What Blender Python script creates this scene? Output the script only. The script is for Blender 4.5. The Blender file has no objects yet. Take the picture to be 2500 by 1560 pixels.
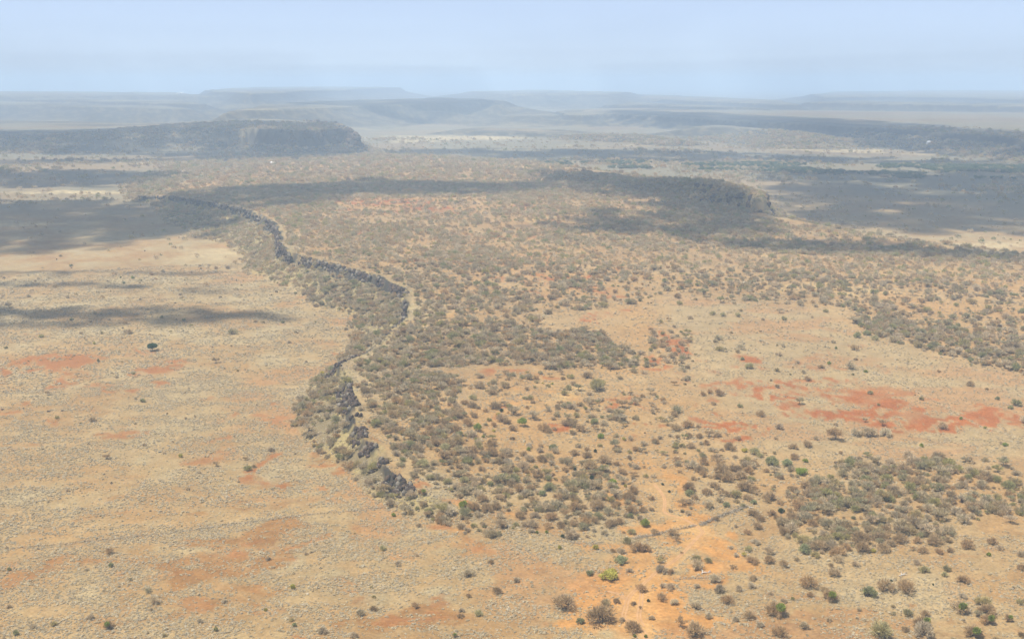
import bpy, math, random
import numpy as np

S = bpy.context.scene
COL = S.collection
R = math.radians

# ------------------------------------------------------------------ camera, world, sun, exposure
CAM_H = 130.0
FPX = 2681.0
PITCH = math.atan((780 - 199) / FPX)
cam_data = bpy.data.cameras.new('camera')
cam_data.sensor_width = 36.0
cam_data.lens = 36.0 * FPX / 2500.0
cam_data.clip_start = 1.0
cam_data.clip_end = 120000.0
cam = bpy.data.objects.new('camera', cam_data)
cam.location = (0, 0, CAM_H)
cam.rotation_euler = (math.pi / 2 - PITCH, 0, 0)
COL.objects.link(cam)
S.camera = cam

SUN_DIR = np.array([-0.40, -0.10, 0.91]); SUN_DIR /= np.linalg.norm(SUN_DIR)
world = bpy.data.worlds.new('World'); S.world = world; world.use_nodes = True
wn = world.node_tree.nodes; wl = world.node_tree.links
for n in list(wn): wn.remove(n)
sky = wn.new('ShaderNodeTexSky'); sky.sky_type = 'NISHITA'; sky.sun_disc = False
sky.sun_elevation = math.asin(SUN_DIR[2]); sky.sun_rotation = math.atan2(SUN_DIR[0], SUN_DIR[1])
sky.altitude = 900.0; sky.air_density = 0.6; sky.dust_density = 0.7; sky.ozone_density = 3.0
bg = wn.new('ShaderNodeBackground'); bg.inputs['Strength'].default_value = 0.087
veil = wn.new('ShaderNodeBackground'); veil.inputs['Color'].default_value = (.355, .408, .528, 1); veil.inputs['Strength'].default_value = 1.0   # thin even veil of dust high up
mixs = wn.new('ShaderNodeMixShader'); mixs.inputs[0].default_value = .62
wo = wn.new('ShaderNodeOutputWorld')
wl.new(sky.outputs[0], bg.inputs[0]); wl.new(bg.outputs[0], mixs.inputs[1]); wl.new(veil.outputs[0], mixs.inputs[2]); wl.new(mixs.outputs[0], wo.inputs[0])

sun_data = bpy.data.lights.new('sun', 'SUN'); sun_data.energy = 4.1; sun_data.angle = R(0.53)
sun_data.color = (1.0, 0.955, 0.88)
sun = bpy.data.objects.new('sun', sun_data)
from mathutils import Vector
sun.rotation_euler = Vector(SUN_DIR).to_track_quat('Z', 'Y').to_euler()
sun.location = (0, 0, 3000)
COL.objects.link(sun)

S.view_settings.view_transform = 'Standard'; S.view_settings.look = 'None'
S.view_settings.gamma = 1.0; S.view_settings.use_curve_mapping = False
S.view_settings.exposure = 0.84
S.render.engine = 'CYCLES'
S.cycles.max_bounces = 5; S.cycles.diffuse_bounces = 2; S.cycles.transmission_bounces = 2
S.cycles.volume_bounces = 2; S.cycles.transparent_max_bounces = 24

# ------------------------------------------------------------------ noise and projection helpers
rng = np.random.default_rng(11)

def vnoise(x, y, seed=0):
    x = np.asarray(x, float); y = np.asarray(y, float)
    xi = np.floor(x).astype(np.int64); yi = np.floor(y).astype(np.int64)
    fx = x - xi; fy = y - yi
    fx = fx * fx * (3 - 2 * fx); fy = fy * fy * (3 - 2 * fy)
    def h(a, b):
        n = (a * 374761393 + b * 668265263 + seed * 974634777) & 0xFFFFFFFF
        n = ((n ^ (n >> 13)) * 1274126177) & 0xFFFFFFFF
        n = n ^ (n >> 16)
        return (n & 0xFFFFFF) / float(0xFFFFFF)
    a = h(xi, yi); b = h(xi + 1, yi); c = h(xi, yi + 1); d = h(xi + 1, yi + 1)
    return (a * (1 - fx) + b * fx) * (1 - fy) + (c * (1 - fx) + d * fx) * fy

def fbm(x, y, size, seed=0, octs=4):
    v = 0; amp = 1; tot = 0; f = 1.0 / size
    for o in range(octs):
        v = v + amp * vnoise(x * f + 13.7 * o, y * f - 7.3 * o, seed + o * 17)
        tot += amp; amp *= 0.55; f *= 2.03
    return v / tot

def sstep(a, b, x):
    t = np.clip((x - a) / (b - a), 0, 1)
    return t * t * (3 - 2 * t)

CP, SP = math.cos(PITCH), math.sin(PITCH)
def ray(u, v):
    u = np.asarray(u, float); v = np.asarray(v, float)
    dx = (u - 1250) / FPX; dy = -(v - 780) / FPX
    return dx, CP + dy * SP, -SP + dy * CP
def unproj(u, v, z=0.0):
    dx, dy, dz = ray(u, v)
    t = (z - CAM_H) / np.minimum(dz, -1e-4)
    return dx * t, dy * t
def project(x, y, z):
    zz = z - CAM_H
    depth = y * CP - zz * SP; up = y * SP + zz * CP
    return 1250 + FPX * x / depth, 780 - FPX * up / depth
K = 2500.0 / 2423.0
def W(pts, z=0.0):
    """photo points (on a 2423 px wide print) -> ground points at height z"""
    p = np.array(pts, float); zz = p[:, 2] if p.shape[1] > 2 else z
    x, y = unproj(p[:, 0] * K, p[:, 1] * K, zz)
    return np.stack([x, y], 1)

def inside(px, py, poly):
    r = np.zeros(px.shape, bool); n = len(poly); j = n - 1
    for i in range(n):
        xi, yi = poly[i]; xj, yj = poly[j]
        if yi != yj:
            c = ((yi > py) != (yj > py)) & (px < (xj - xi) * (py - yi) / (yj - yi) + xi)
            r ^= c
        j = i
    return r

def polydist(px, py, pts, attrs=None, closed=True):
    """distance to a polyline and attributes interpolated at the nearest point"""
    best = np.full(px.shape, 1e12); n = len(pts)
    at = None if attrs is None else np.zeros(px.shape + (attrs.shape[1],))
    for i in range(n if closed else n - 1):
        a = pts[i]; b = pts[(i + 1) % n]; d = b - a; L = max(d @ d, 1e-9)
        t = np.clip(((px - a[0]) * d[0] + (py - a[1]) * d[1]) / L, 0, 1)
        q = (px - a[0] - t * d[0]) ** 2 + (py - a[1] - t * d[1]) ** 2
        m = q < best; best = np.where(m, q, best)
        if at is not None:
            tm = t[m][:, None]
            at[m] = attrs[i] * (1 - tm) + attrs[(i + 1) % n] * tm
    return np.sqrt(best), at

# ------------------------------------------------------------------ terrain shape
# plateau rim: photo point, height of the rim, width of the slope below it, height of the bare cliff
RIM = np.array([
 (335,464, 6, 12,3),(400,462, 8,22,4),(470,475,12,40,5),(560,490,16,60,5.5),(630,515,18,48,5.5),(658,540,18,34,6),
 (664,585,18,26,5),(690,601,17,16,5.5),(760,616,17,24,4.5),(830,635,16,34,4.5),(900,655,15.5,34,4.2),(968,690,15,34,3.8),
 (958,750,13,28,4),(905,800,10,22,1),(856,836,9,14,2),(795,862,9.5,14,3),(824,882,10.5,20,3.2),(828,930,10,22,3),
 (846,960,9.5,20,2.6),(852,1000,9,17,2.6),(872,1040,8,15,2.6),(905,1075,7,13,2.6),(922,1115,5.5,12,2.2),(985,1160,3.5,12,1),
 (1090,1195,2,14,0),(1210,1232,1.2,16,0),(1330,1262,.6,20,0),(1460,1300,.3,30,0),(1700,1420,.2,60,0),(2100,1510,.2,60,0),
 (2600,1560,.2,60,0),(2900,1000,5,80,0),(2800,640,11,70,0),(2423,603,12,45,0),(2200,575,12,45,0),(2000,545,13,40,0),
 (1812,507,15,30,0),(1790,464,17,30,0),(1600,432,16,40,0),(1480,412,14,45,0),(1330,394,12,55,0),(1230,385,9,70,0),
 (1000,372,6,110,0),(880,369,5,110,0),(600,386,4,130,0),(450,425,5,90,0),(370,455,6,40,0)], float)
RIM_XY = W(RIM[:, :3])
RIM_AT = RIM[:, 2:5]
TOPC = np.concatenate([RIM[:, :3], np.array([
 (1500,1150,2.2),(1800,1200,2.2),(1300,1100,4.5),(1100,1000,7.5),(1500,950,6.5),(1700,1000,5),(1950,1050,3.2),(2200,1150,2),
 (2300,1300,1),(1800,850,7.5),(2200,850,7.5),(1300,800,10.5),(1100,700,14),(1500,700,12.5),(1900,690,11.5),(2300,700,10.5),
 (900,600,16),(1300,600,15),(1700,600,14),(1000,510,17),(1400,510,16),(700,470,16),(1000,430,12),(1300,440,14),(520,450,9),(700,410,6)], float)])
_tc = W(TOPC); _tz = TOPC[:, 2]
def _tps(r2):
    return np.where(r2 > 0, r2 * np.log(r2 + 1e-9), 0)
_sc = 1 / 300.0
_P = _tc * _sc; _n = len(_P)
_d2 = ((_P[:, None] - _P[None]) ** 2).sum(-1)
_A = np.zeros((_n + 3, _n + 3)); _A[:_n, :_n] = _tps(_d2) + np.eye(_n) * 0.02
_A[:_n, _n] = 1; _A[:_n, _n + 1:] = _P; _A[_n, :_n] = 1; _A[_n + 1:, :_n] = _P.T
_w = np.linalg.solve(_A, np.concatenate([_tz, [0, 0, 0]]))
def plateau_top(x, y):
    xs = x * _sc; ys = y * _sc
    v = _w[_n] + _w[_n + 1] * xs + _w[_n + 2] * ys
    for i in range(_n):
        v = v + _w[i] * _tps((xs - _P[i, 0]) ** 2 + (ys - _P[i, 1]) ** 2)
    return np.clip(v, 0, 20)

# lava ridge along the far side of the plateau: crest point, height above the plateau, half width
RIDGE = np.array([(1300,398,2,20),(1345,400,7,22),(1440,408,7,26),(1490,424,6,34),(1560,428,10,42),(1650,440,12,44),(1720,455,13,34),(1780,470,13.5,20),(1803,478,12,10)], float)
RIDGE_XY = W(np.stack([RIDGE[:, 0], RIDGE[:, 1] + 22, np.full(len(RIDGE), 15.0)], 1)); RIDGE_AT = RIDGE[:, 2:4]

# mesas and hills: name, top height, slope width, cliff share of the height, outline of the top edge
MESAS = [
 ('mesa', 43, 75, .35, [(-400,300),(-100,296),(200,292),(420,296),(560,300),(650,303),(690,306),(760,303),(825,300),(843,306),(800,292),(700,281),(520,272),(300,268),(0,264),(-500,262)]),
 ('mesa', 62, 230, .10, [(560,262),(700,254),(850,248),(1000,243),(1120,238),(1165,237),(1182,243),(1150,234),(1000,230),(800,234),(640,244)]),
 ('mesa', 92, 420, .2, [(540,218),(700,213),(850,208),(938,206),(945,205),(800,202.5),(600,204),(480,210)]),
 ('escarpment_hill', 33, 95, .2, [(2900,372),(2600,345),(2423,328),(2250,312),(2050,299),(1900,291),(1750,285),(1620,277),(1500,270),(1440,268),(1480,262),(1600,257),(1900,259),(2423,264),(2900,268)]),
 ('hill', 32, 90, .3, [(1325,262),(1345,257),(1420,255),(1540,254),(1640,257),(1520,263),(1430,268),(1380,272),(1345,270)]),
 ('hill', 46, 200, .2, [(1290,236),(1400,232),(1560,234),(1720,240),(1850,246),(1890,246),(1860,236),(1700,228),(1500,222),(1320,221)]),
 ('hill', 60, 380, .12, [(1900,228),(2050,226),(2250,229),(2423,235),(2800,240),(2800,214),(2200,212),(1950,216)]),
 ('hill', 50, 260, .1, [(-500,252),(-100,247),(100,246),(250,250),(380,254),(440,252),(300,240),(0,234),(-500,236)]),
 ('hill', 74, 420, .1, [(-500,226),(0,224),(220,223),(420,225),(560,226),(400,216),(0,214),(-500,214)]),
 ('hill', 9, 60, .0, [(1060,309),(1200,312),(1400,320),(1560,329),(1610,333),(1500,318),(1300,305),(1130,300)]),
 ('hill', 72, 600, .1, [(1180,223),(1320,221),(1420,222),(1500,216),(1300,211),(1150,214)]),
 ('hill', 26, 160, .1, [(1080,255),(1180,254),(1290,262),(1330,270),(1220,275),(1120,268)]),
 ('hill', 40, 180, .15, [(2090,247),(2200,250),(2290,252),(2250,244),(2120,242)]),

 ('hill', 14, 90, .1, [(-300,310),(100,311),(330,318),(520,322),(600,330),(420,334),(100,328),(-300,326)]),
 ('hill', 38, 200, .1, [(560,258),(720,262),(860,258),(960,262),(1080,263),(1000,255),(760,251),(600,252)]),
 ('hill', 24, 150, .1, [(1640,298),(1760,302),(1900,311),(1960,318),(1850,306),(1700,294)]),
 ('hill', 40, 260, .2, [(1420,246),(1560,247),(1700,252),(1800,256),(1640,245),(1480,241)]),
 ('hill', 52, 300, .15, [(1900,240),(2080,243),(2250,246),(2423,249),(2700,252),(2700,243),(2300,240),(2000,236)]),
 ('hill', 60, 380, .15, [(20,233),(180,236),(330,240),(480,242),(400,234),(180,230)]),
 ('hill', 66, 420, .15, [(1000,232),(1090,232),(1180,236),(1150,230),(1050,227)]),
]
MESA_XY = [W(m[4], m[1]) for m in MESAS]

def terrain(x, y, full=False):
    """height; with full also region id, distance inside/outside the rim, slope share"""
    x = np.asarray(x, float); y = np.asarray(y, float); shp = x.shape
    x = x.ravel(); y = y.ravel()
    z = (fbm(x, y, 90, 3, 3) - .5) * 1.0 + (fbm(x, y, 12, 5, 2) - .5) * .25
    r = np.hypot(x, y)
    z = z * (1 + np.clip((r - 800) / 1500, 0, 4))
    reg = np.zeros(x.shape, np.int32)
    reg[(r > 900) & ((x > 60) | (r > 1500))] = 3
    slope = np.zeros(x.shape); din = np.full(x.shape, -999.0)
    cliff = np.zeros(x.shape); ridg = np.zeros(x.shape)
    m = (r < 2300) & (y > 100)
    if m.any():
        xm = x[m] + (fbm(x[m], y[m], 22, 21, 2) - .5) * 7; ym = y[m] + (fbm(x[m], y[m], 22, 22, 2) - .5) * 7
        ins = inside(xm, ym, RIM_XY)
        d, at = polydist(xm, ym, RIM_XY, RIM_AT)
        h, wd, cl = at[:, 0], at[:, 1], np.minimum(at[:, 2], at[:, 0])
        wd = wd * (0.8 + .4 * fbm(xm, ym, 30, 8, 2))
        top = np.zeros(len(xm)); top[ins] = plateau_top(xm[ins], ym[ins])
        bl = np.clip(d / 40, 0, 1)
        top = h * (1 - bl) + top * bl
        # outside: cliff first, then a concave talus slope
        t = np.clip((d - 1.5) / np.maximum(wd, 1), 0, 1)
        out = (h - cl) * (1 - t) ** 1.35 + cl * (1 - np.clip(d / 1.5, 0, 1))
        dr, ra = polydist(xm, ym, RIDGE_XY, RIDGE_AT, closed=False)
        rid = ra[:, 0] * (1 - sstep(.35, 1.0, dr / ra[:, 1]))
        add = np.where(ins, top, out) + rid
        z[m] += add
        rg = reg[m]; rg[ins] = 1; rg[(~ins) & (d < wd * .95) & (h > 1.0)] = 2
        reg[m] = rg
        sl = np.where((~ins) & (d < wd), np.minimum(h / 6, 1) * (1 - t), 0)
        slope[m] = np.maximum(sl, np.clip(rid / 6, 0, 1) * .6)
        bw = np.maximum(2.6, np.hypot(xm, ym) * .0065)
        cliff[m] = np.where(np.where(ins, d < .4 * bw, d < bw) & (at[:, 2] > 1.5), sstep(.34, .50, fbm(xm, ym, 16, 19, 3)), 0)
        ridg[m] = np.clip(rid / 3, 0, 1)
        din[m] = np.where(ins, d, -d)
    for k, (mm, P) in enumerate(zip(MESAS, MESA_XY)):
        nm, th, wdt, cf, _ = mm
        lo = P.min(0) - 1.6 * wdt; hi = P.max(0) + 1.6 * wdt
        q = (x > lo[0]) & (x < hi[0]) & (y > lo[1]) & (y < hi[1])
        if not q.any(): continue
        jit = wdt * .8 if k else 40
        xm = x[q] + (fbm(x[q], y[q], wdt * 3, 31 + k, 4) - .5) * jit; ym = y[q] + (fbm(x[q], y[q], wdt * 3, 61 + k, 4) - .5) * jit
        ins = inside(xm, ym, P); d, _a = polydist(xm, ym, P)
        w2 = wdt * (.7 + .7 * fbm(xm, ym, wdt * 5, 70 + k, 2))
        if k == 0: w2 = np.where(x[q] > -560, 46 + 14 * fbm(xm, ym, 40, 5, 2), w2 * (1 + 3.0 * sstep(-560, -900, x[q]))); cf = np.where(x[q] > -520, .6, 0.0)
        t = np.clip(d / w2, 0, 1)
        prof = (1 - cf) * (1 - t) ** 1.5 + cf * (1 - np.clip(d / np.maximum(w2 * .09, 8), 0, 1))
        edge = 1 - .10 * (1 - np.clip(d / (3 * wdt), 0, 1))
        if k == 0: th = th * (1 - .55 * sstep(-560, -1050, x[q]))
        tz = th * np.where(ins, edge, prof * .9) + np.where(ins, 1, prof) * (fbm(xm, ym, 160, 90 + k, 3) - .5) * th * .10
        up = tz > z[q]
        zz = z[q]; zz[up] = tz[up]; z[q] = zz
        rg = reg[q]; rg[up & (t < .97)] = 10 + k; reg[q] = rg
        s = slope[q]; s = np.where(up & (~ins), (1 - t) * .9, np.where(up, .15, s)); s = s * (1 - .65 * sstep(-560, -700, x[q])) if k == 0 else s; slope[q] = s
        c = cliff[q]; c = np.where(up & (d < np.where(ins, w2 * .02, np.maximum(w2 * .16, 12))) & (cf > .1), 1, c); cliff[q] = c
    if full:
        return z.reshape(shp), reg.reshape(shp), din.reshape(shp), slope.reshape(shp), (cliff - ridg * (cliff == 0) * (ridg > .12)).reshape(shp)
    return z.reshape(shp)

def cast(u, v):
    """photo pixels -> points on the terrain they show"""
    u = np.atleast_1d(np.asarray(u, float)); v = np.atleast_1d(np.asarray(v, float))
    dx, dy, dz = ray(u, v)
    ts = 150 * (2600 / 150.0) ** np.linspace(0, 1, 420)
    X = dx[:, None] * ts; Y = dy[:, None] * ts; Zr = CAM_H + dz[:, None] * ts
    dlt = Zr - terrain(X, Y)
    hit = dlt <= 0
    i = np.where(hit.any(1), hit.argmax(1), len(ts) - 1); i = np.maximum(i, 1)
    a = np.arange(len(u)); d0 = dlt[a, i - 1]; d1 = dlt[a, i]
    f = np.clip(d0 / np.maximum(d0 - d1, 1e-6), 0, 1)
    t = ts[i - 1] * (1 - f) + ts[i] * f
    x = dx * t; y = dy * t
    return x, y, terrain(x, y)

def WT(pts):
    """photo points (2423 px print) -> the ground they show"""
    p = np.array(pts, float); out = W(p[:, :2], 0.0); m = p[:, 1] > 378
    if m.any():
        x, y, z = cast(p[m, 0] * K, p[m, 1] * K); out[m] = np.stack([x, y], 1)
    return out

# ------------------------------------------------------------------ materials
def nodes_mat(name, rough=.95):
    m = bpy.data.materials.new(name); m.use_nodes = True
    nt = m.node_tree; b = nt.nodes['Principled BSDF']
    b.inputs['Roughness'].default_value = rough
    b.inputs['Specular IOR Level'].default_value = .15
    return m, nt, b

def mat_ground():
    m, nt, b = nodes_mat('savanna_soil')
    N, L = nt.nodes, nt.links
    at = N.new('ShaderNodeAttribute'); at.attribute_name = 'albedo'
    tc = N.new('ShaderNodeNewGeometry')
    def noise(scale, detail, rough=.6):
        n = N.new('ShaderNodeTexNoise'); n.inputs['Scale'].default_value = scale; n.inputs['Detail'].default_value = detail
        n.inputs['Roughness'].default_value = rough
        L.new(tc.outputs['Position'], n.inputs['Vector']); return n.outputs['Fac']
    def ramp(src, lo, hi):
        r = N.new('ShaderNodeMapRange'); r.inputs[1].default_value = .25; r.inputs[2].default_value = .75
        r.inputs[3].default_value = lo; r.inputs[4].default_value = hi; L.new(src, r.inputs[0]); return r.outputs[0]
    def mul(a, c):
        r = N.new('ShaderNodeMath'); r.operation = 'MULTIPLY'; L.new(a, r.inputs[0]); L.new(c, r.inputs[1]); return r.outputs[0]
    f = mul(ramp(noise(1.1, 3), .72, 1.28), ramp(noise(.16, 4), .82, 1.18))
    f = mul(f, ramp(noise(.012, 4), .9, 1.1))
    mx = N.new('ShaderNodeVectorMath'); mx.operation = 'SCALE'
    L.new(at.outputs['Color'], mx.inputs[0]); L.new(f, mx.inputs['Scale'])
    L.new(mx.outputs[0], b.inputs['Base Color'])
    bp = N.new('ShaderNodeBump'); bp.inputs['Strength'].default_value = .5; bp.inputs['Distance'].default_value = .35
    L.new(noise(.9, 4, .7), bp.inputs['Height']); L.new(bp.outputs[0], b.inputs['Normal'])
    return m

def mat_plain(name, col, var=.25, scale=1.5, rough=.95, bump=0.0):
    m, nt, b = nodes_mat(name, rough)
    N, L = nt.nodes, nt.links
    g = N.new('ShaderNodeNewGeometry'); n = N.new('ShaderNodeTexNoise'); n.inputs['Scale'].default_value = scale; n.inputs['Detail'].default_value = 4
    L.new(g.outputs['Position'], n.inputs['Vector'])
    r = N.new('ShaderNodeMapRange'); r.inputs[1].default_value = .25; r.inputs[2].default_value = .75
    r.inputs[3].default_value = 1 - var; r.inputs[4].default_value = 1 + var; L.new(n.outputs['Fac'], r.inputs[0])
    v = N.new('ShaderNodeVectorMath'); v.operation = 'SCALE'; v.inputs[0].default_value = col
    L.new(r.outputs[0], v.inputs['Scale']); L.new(v.outputs[0], b.inputs['Base Color'])
    if bump:
        bp = N.new('ShaderNodeBump'); bp.inputs['Strength'].default_value = .8; bp.inputs['Distance'].default_value = bump
        L.new(n.outputs['Fac'], bp.inputs['Height']); L.new(bp.outputs[0], b.inputs['Normal'])
    return m

def mat_twigs(name, cols, trans=.25, loc_var=True):
    """thin twigs or leaves: colour differs from plant to plant (Object Info random) and from twig to twig"""
    m = bpy.data.materials.new(name); m.use_nodes = True
    nt = m.node_tree; N, L = nt.nodes, nt.links
    for n in list(N): N.remove(n)
    oi = N.new('ShaderNodeObjectInfo'); cr = N.new('ShaderNodeValToRGB')
    el = cr.color_ramp.elements
    while len(el) > 1: el.remove(el[0])
    for i, c in enumerate(cols):
        e = el[0] if i == 0 else el.new(i / max(1, len(cols) - 1))
        e.position = i / max(1, len(cols) - 1); e.color = (*c, 1)
    L.new(oi.outputs['Random'], cr.inputs[0])
    g = N.new('ShaderNodeNewGeometry'); nz = N.new('ShaderNodeTexNoise'); nz.inputs['Scale'].default_value = 1.3; nz.inputs['Detail'].default_value = 2
    L.new(g.outputs['Position'], nz.inputs['Vector'])
    mr = N.new('ShaderNodeMapRange'); mr.inputs[1].default_value = .3; mr.inputs[2].default_value = .7; mr.inputs[3].default_value = .7; mr.inputs[4].default_value = 1.3
    L.new(nz.outputs['Fac'], mr.inputs[0])
    sc = N.new('ShaderNodeVectorMath'); sc.operation = 'SCALE'; L.new(cr.outputs[0], sc.inputs[0]); L.new(mr.outputs[0], sc.inputs['Scale'])
    d = N.new('ShaderNodeBsdfDiffuse'); t = N.new('ShaderNodeBsdfTranslucent'); mx = N.new('ShaderNodeMixShader'); mx.inputs[0].default_value = trans
    L.new(sc.outputs[0], d.inputs[0]); L.new(sc.outputs[0], t.inputs[0]); L.new(d.outputs[0], mx.inputs[1]); L.new(t.outputs[0], mx.inputs[2])
    o = N.new('ShaderNodeOutputMaterial'); L.new(mx.outputs[0], o.inputs[0])
    return m

M_GROUND = mat_ground()

# ------------------------------------------------------------------ object helpers
def tag(o, label=None, cat=None, group=None, kind=None):
    if label: o['label'] = label
    if cat: o['category'] = cat
    if group: o['group'] = group
    if kind: o['kind'] = kind
    return o
def mesh_np(name, verts, faces, mat, smooth=False):
    me = bpy.data.meshes.new(name)
    verts = np.asarray(verts, np.float32); faces = np.asarray(faces, np.int32); k = faces.shape[1]
    me.vertices.add(len(verts)); me.vertices.foreach_set('co', verts.ravel())
    me.loops.add(faces.size); me.loops.foreach_set('vertex_index', faces.ravel())
    me.polygons.add(len(faces)); me.polygons.foreach_set('loop_start', np.arange(0, faces.size, k, dtype=np.int32))
    if smooth: me.polygons.foreach_set('use_smooth', np.ones(len(faces), bool))
    me.materials.append(mat); me.update(calc_edges=True)
    return me
def link(name, me, parent=None, loc=None, rz=0.0, sc=None):
    o = bpy.data.objects.new(name, me); COL.objects.link(o)
    if parent: o.parent = parent
    if loc is not None: o.location = loc
    if rz: o.rotation_euler = (0, 0, rz)
    if sc is not None: o.scale = sc if hasattr(sc, '__len__') else (sc, sc, sc)
    return o
# ------------------------------------------------------------------ the ground sheet
_dell = {}
def Dell(lst):
    """patches drawn on the photo (centre, half sizes, strength) -> world ellipses"""
    if id(lst) not in _dell:
        n = len(lst); q = np.array(lst, float); c = WT(q[:, :2]); d = np.hypot(c[:, 0], c[:, 1])
        a = np.maximum(q[:, 2] * K * d / FPX, .5); b_ = np.maximum(q[:, 3] * K * d * d / (FPX * CAM_H), .5)
        _dell[id(lst)] = [(c[i], a[i], b_[i], q[i, 4]) for i in range(n)]
    return _dell[id(lst)]
def patches(x, y, lst, seed, rough=.8, size=14, streak=.6):
    n = .6 * fbm(x, y, size, seed, 5) + .4 * fbm(x * .45, y, 4.0, seed + 5, 4)
    x, y = x + (fbm(x, y, 17, seed + 60, 3) - .5) * 26, y + (fbm(x, y, 17, seed + 61, 3) - .5) * 34
    v = np.zeros(x.shape)
    for c, a, b_, s in Dell(lst):
        q = np.sqrt(((x - c[0]) / a) ** 2 + ((y - c[1]) / b_) ** 2)
        v = np.maximum(v, s * sstep(1.5, .35, q))
    st = sstep(.42, .54, fbm(x * .5, y, 4.2, seed + 90, 4))
    return np.clip(v * 1.45, 0, 1) * (1 - streak + streak * st) * sstep(.40, .58, v * .70 + (n - .5) * 1.6 + .15)
RED = [(180,880,70,10,.8),(230,915,40,12,.6),(60,960,60,8,.6),(420,960,40,8,.5),(500,1040,60,10,.6),(640,960,60,8,.6),(700,1010,50,10,.7),(770,1065,50,12,.7),(640,1150,30,20,.8),(820,1130,50,10,.6),(330,1000,40,7,.5),(60,1060,60,10,.4),(460,1080,60,12,.5),(900,1310,50,14,.5),(680,1300,110,26,.55),(640,1350,130,22,.5),(300,1370,70,14,.5),(330,1460,120,14,.4),(880,1390,70,16,.5),(1060,1440,70,14,.5),(1180,1390,60,10,.4),(120,855,95,20,.9),(385,868,75,18,.95),(335,916,40,10,.9),(405,902,30,8,.9),(125,905,40,28,.8),(130,992,65,9,.7),(270,1032,95,20,.6),
 (612,1105,26,58,.85),(790,1100,40,20,.7),(660,995,60,22,.75),(560,978,30,10,.6),(350,836,70,7,.6),(10,880,40,8,.8),(60,790,120,10,.5),(600,775,140,10,.45),
 (590,1295,160,50,.55),(470,1350,90,26,.5),(780,1335,90,40,.4),(1140,1305,42,28,.7),(1110,1385,50,16,.65),(990,1470,150,26,.6),(760,1480,120,20,.5),(860,1265,80,12,.4),
 (540,1430,140,30,.4),(1260,1440,80,10,.5),(110,1345,90,20,.4),(740,1150,70,14,.5),(690,1060,30,14,.5),(480,1190,150,16,.3),(1060,1280,60,14,.4),
 (840,1075,40,50,.0),(820,835,28,6,.8),(960,1178,40,8,.8),(1140,1218,90,12,.6),(360,1180,100,14,.3),(220,1130,120,12,.3)]
RUST = [(560,1280,190,40,.9),(640,1330,150,30,.9),(450,1350,160,26,.8),(720,1400,160,26,.7),(300,1330,130,16,.6),(140,1345,120,22,.7),(560,1200,160,14,.7),(360,1190,160,16,.5),(1120,1310,70,26,.8),(1060,1275,70,14,.6),(1180,1250,60,10,.5),(980,1450,190,36,.8),(1150,1400,90,18,.7),(850,1470,120,20,.6),(520,1450,170,20,.5),(300,1460,120,14,.5),(1260,1350,70,16,.5),(780,1270,120,16,.6),(200,1230,140,14,.4),(620,1110,60,40,.6),(700,1140,70,20,.6),(800,1090,60,26,.6)]
RED2 = [(1900,935,260,16,.75),(2120,965,240,14,.7),(1780,915,150,10,.6),(2280,1020,150,10,.8),(2060,870,260,12,.4),(2300,930,160,12,.45),(1640,1000,70,8,.8),(1520,1000,60,6,.7),(1350,660,90,8,.8),(1440,700,60,8,.8),(1180,640,90,8,.5),(1050,620,90,7,.5),(1120,690,70,7,.5),(1250,560,200,8,.45),(960,505,200,8,.6),(1240,490,130,6,.5),(820,500,90,8,.6),(1720,995,130,22,1.0),(1745,1022,60,18,1.0),(1590,815,34,40,.8),(1560,862,50,22,.8),(1620,840,60,12,.5),(1770,855,60,18,.75),(1890,905,170,22,.65),(2000,985,190,18,.75),
 (2300,1000,140,24,.85),(2150,1010,110,14,.7),(2180,930,240,22,.45),(1960,820,150,26,.35),(1450,935,60,12,.7),(1330,1003,34,5,1),(1155,968,34,6,.9),(1400,752,60,14,.85),(1350,690,130,26,.5),
 (1500,735,70,12,.6),(1290,620,160,18,.4),(900,478,160,12,.8),(1010,492,120,9,.7),(870,548,90,10,.6),(1320,522,150,12,.35),(1600,905,50,20,.5),(1860,965,190,14,.6),(2380,975,80,12,.6),
 (1280,890,120,10,.5),(1180,880,40,8,.6),(1400,870,60,10,.4),(1090,800,160,10,.3),(1210,1000,30,8,.6),(1460,1030,50,7,.7),(1470,965,40,7,.8),(1730,880,60,14,.5),(1960,1140,160,10,.2),
 (1660,950,90,10,.6),(1250,655,120,10,.5),(1420,640,120,10,.4),(2050,940,140,12,.5)]
ORANGE = [(1560,1405,170,80,1.0),(1520,1480,180,60,1.0),(1660,1290,130,50,1.0),(1610,1230,90,24,.7),(1590,1165,50,50,.6),(1440,1440,110,60,.9),(1710,1470,150,30,.8),(1640,1350,140,40,.9),(1480,1300,110,24,.7),(1760,1330,70,40,.6),(1640,1270,120,34,.9),(1700,1300,60,30,.9),(1540,1330,70,30,.8),(1490,1400,90,26,.9),(1460,1460,80,50,.9),(1580,1470,90,40,.7),(1730,1240,40,20,.7),(1560,1512,120,40,.8),(1400,1420,50,30,.7),(1620,1350,90,20,.6),
 (1340,1240,70,14,.6),(1180,1225,110,10,.6),(1280,930,150,22,.45),(1560,1130,80,60,.35),(1450,1210,60,24,.6),(1500,1250,80,20,.6),(1780,1360,60,14,.4)]
BROWN = [(2000,1448,190,16,.9),(2150,1470,190,16,.8),(2350,1490,120,30,.6),(1900,1395,110,12,.6),(1880,1425,70,12,.6),(2000,1500,150,16,.7),(1850,1480,90,12,.7),(2340,1335,90,10,.6),(2260,1420,120,14,.5),(2080,1410,90,10,.4),(1700,1440,120,16,.4),(1660,1400,60,10,.5)]
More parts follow.
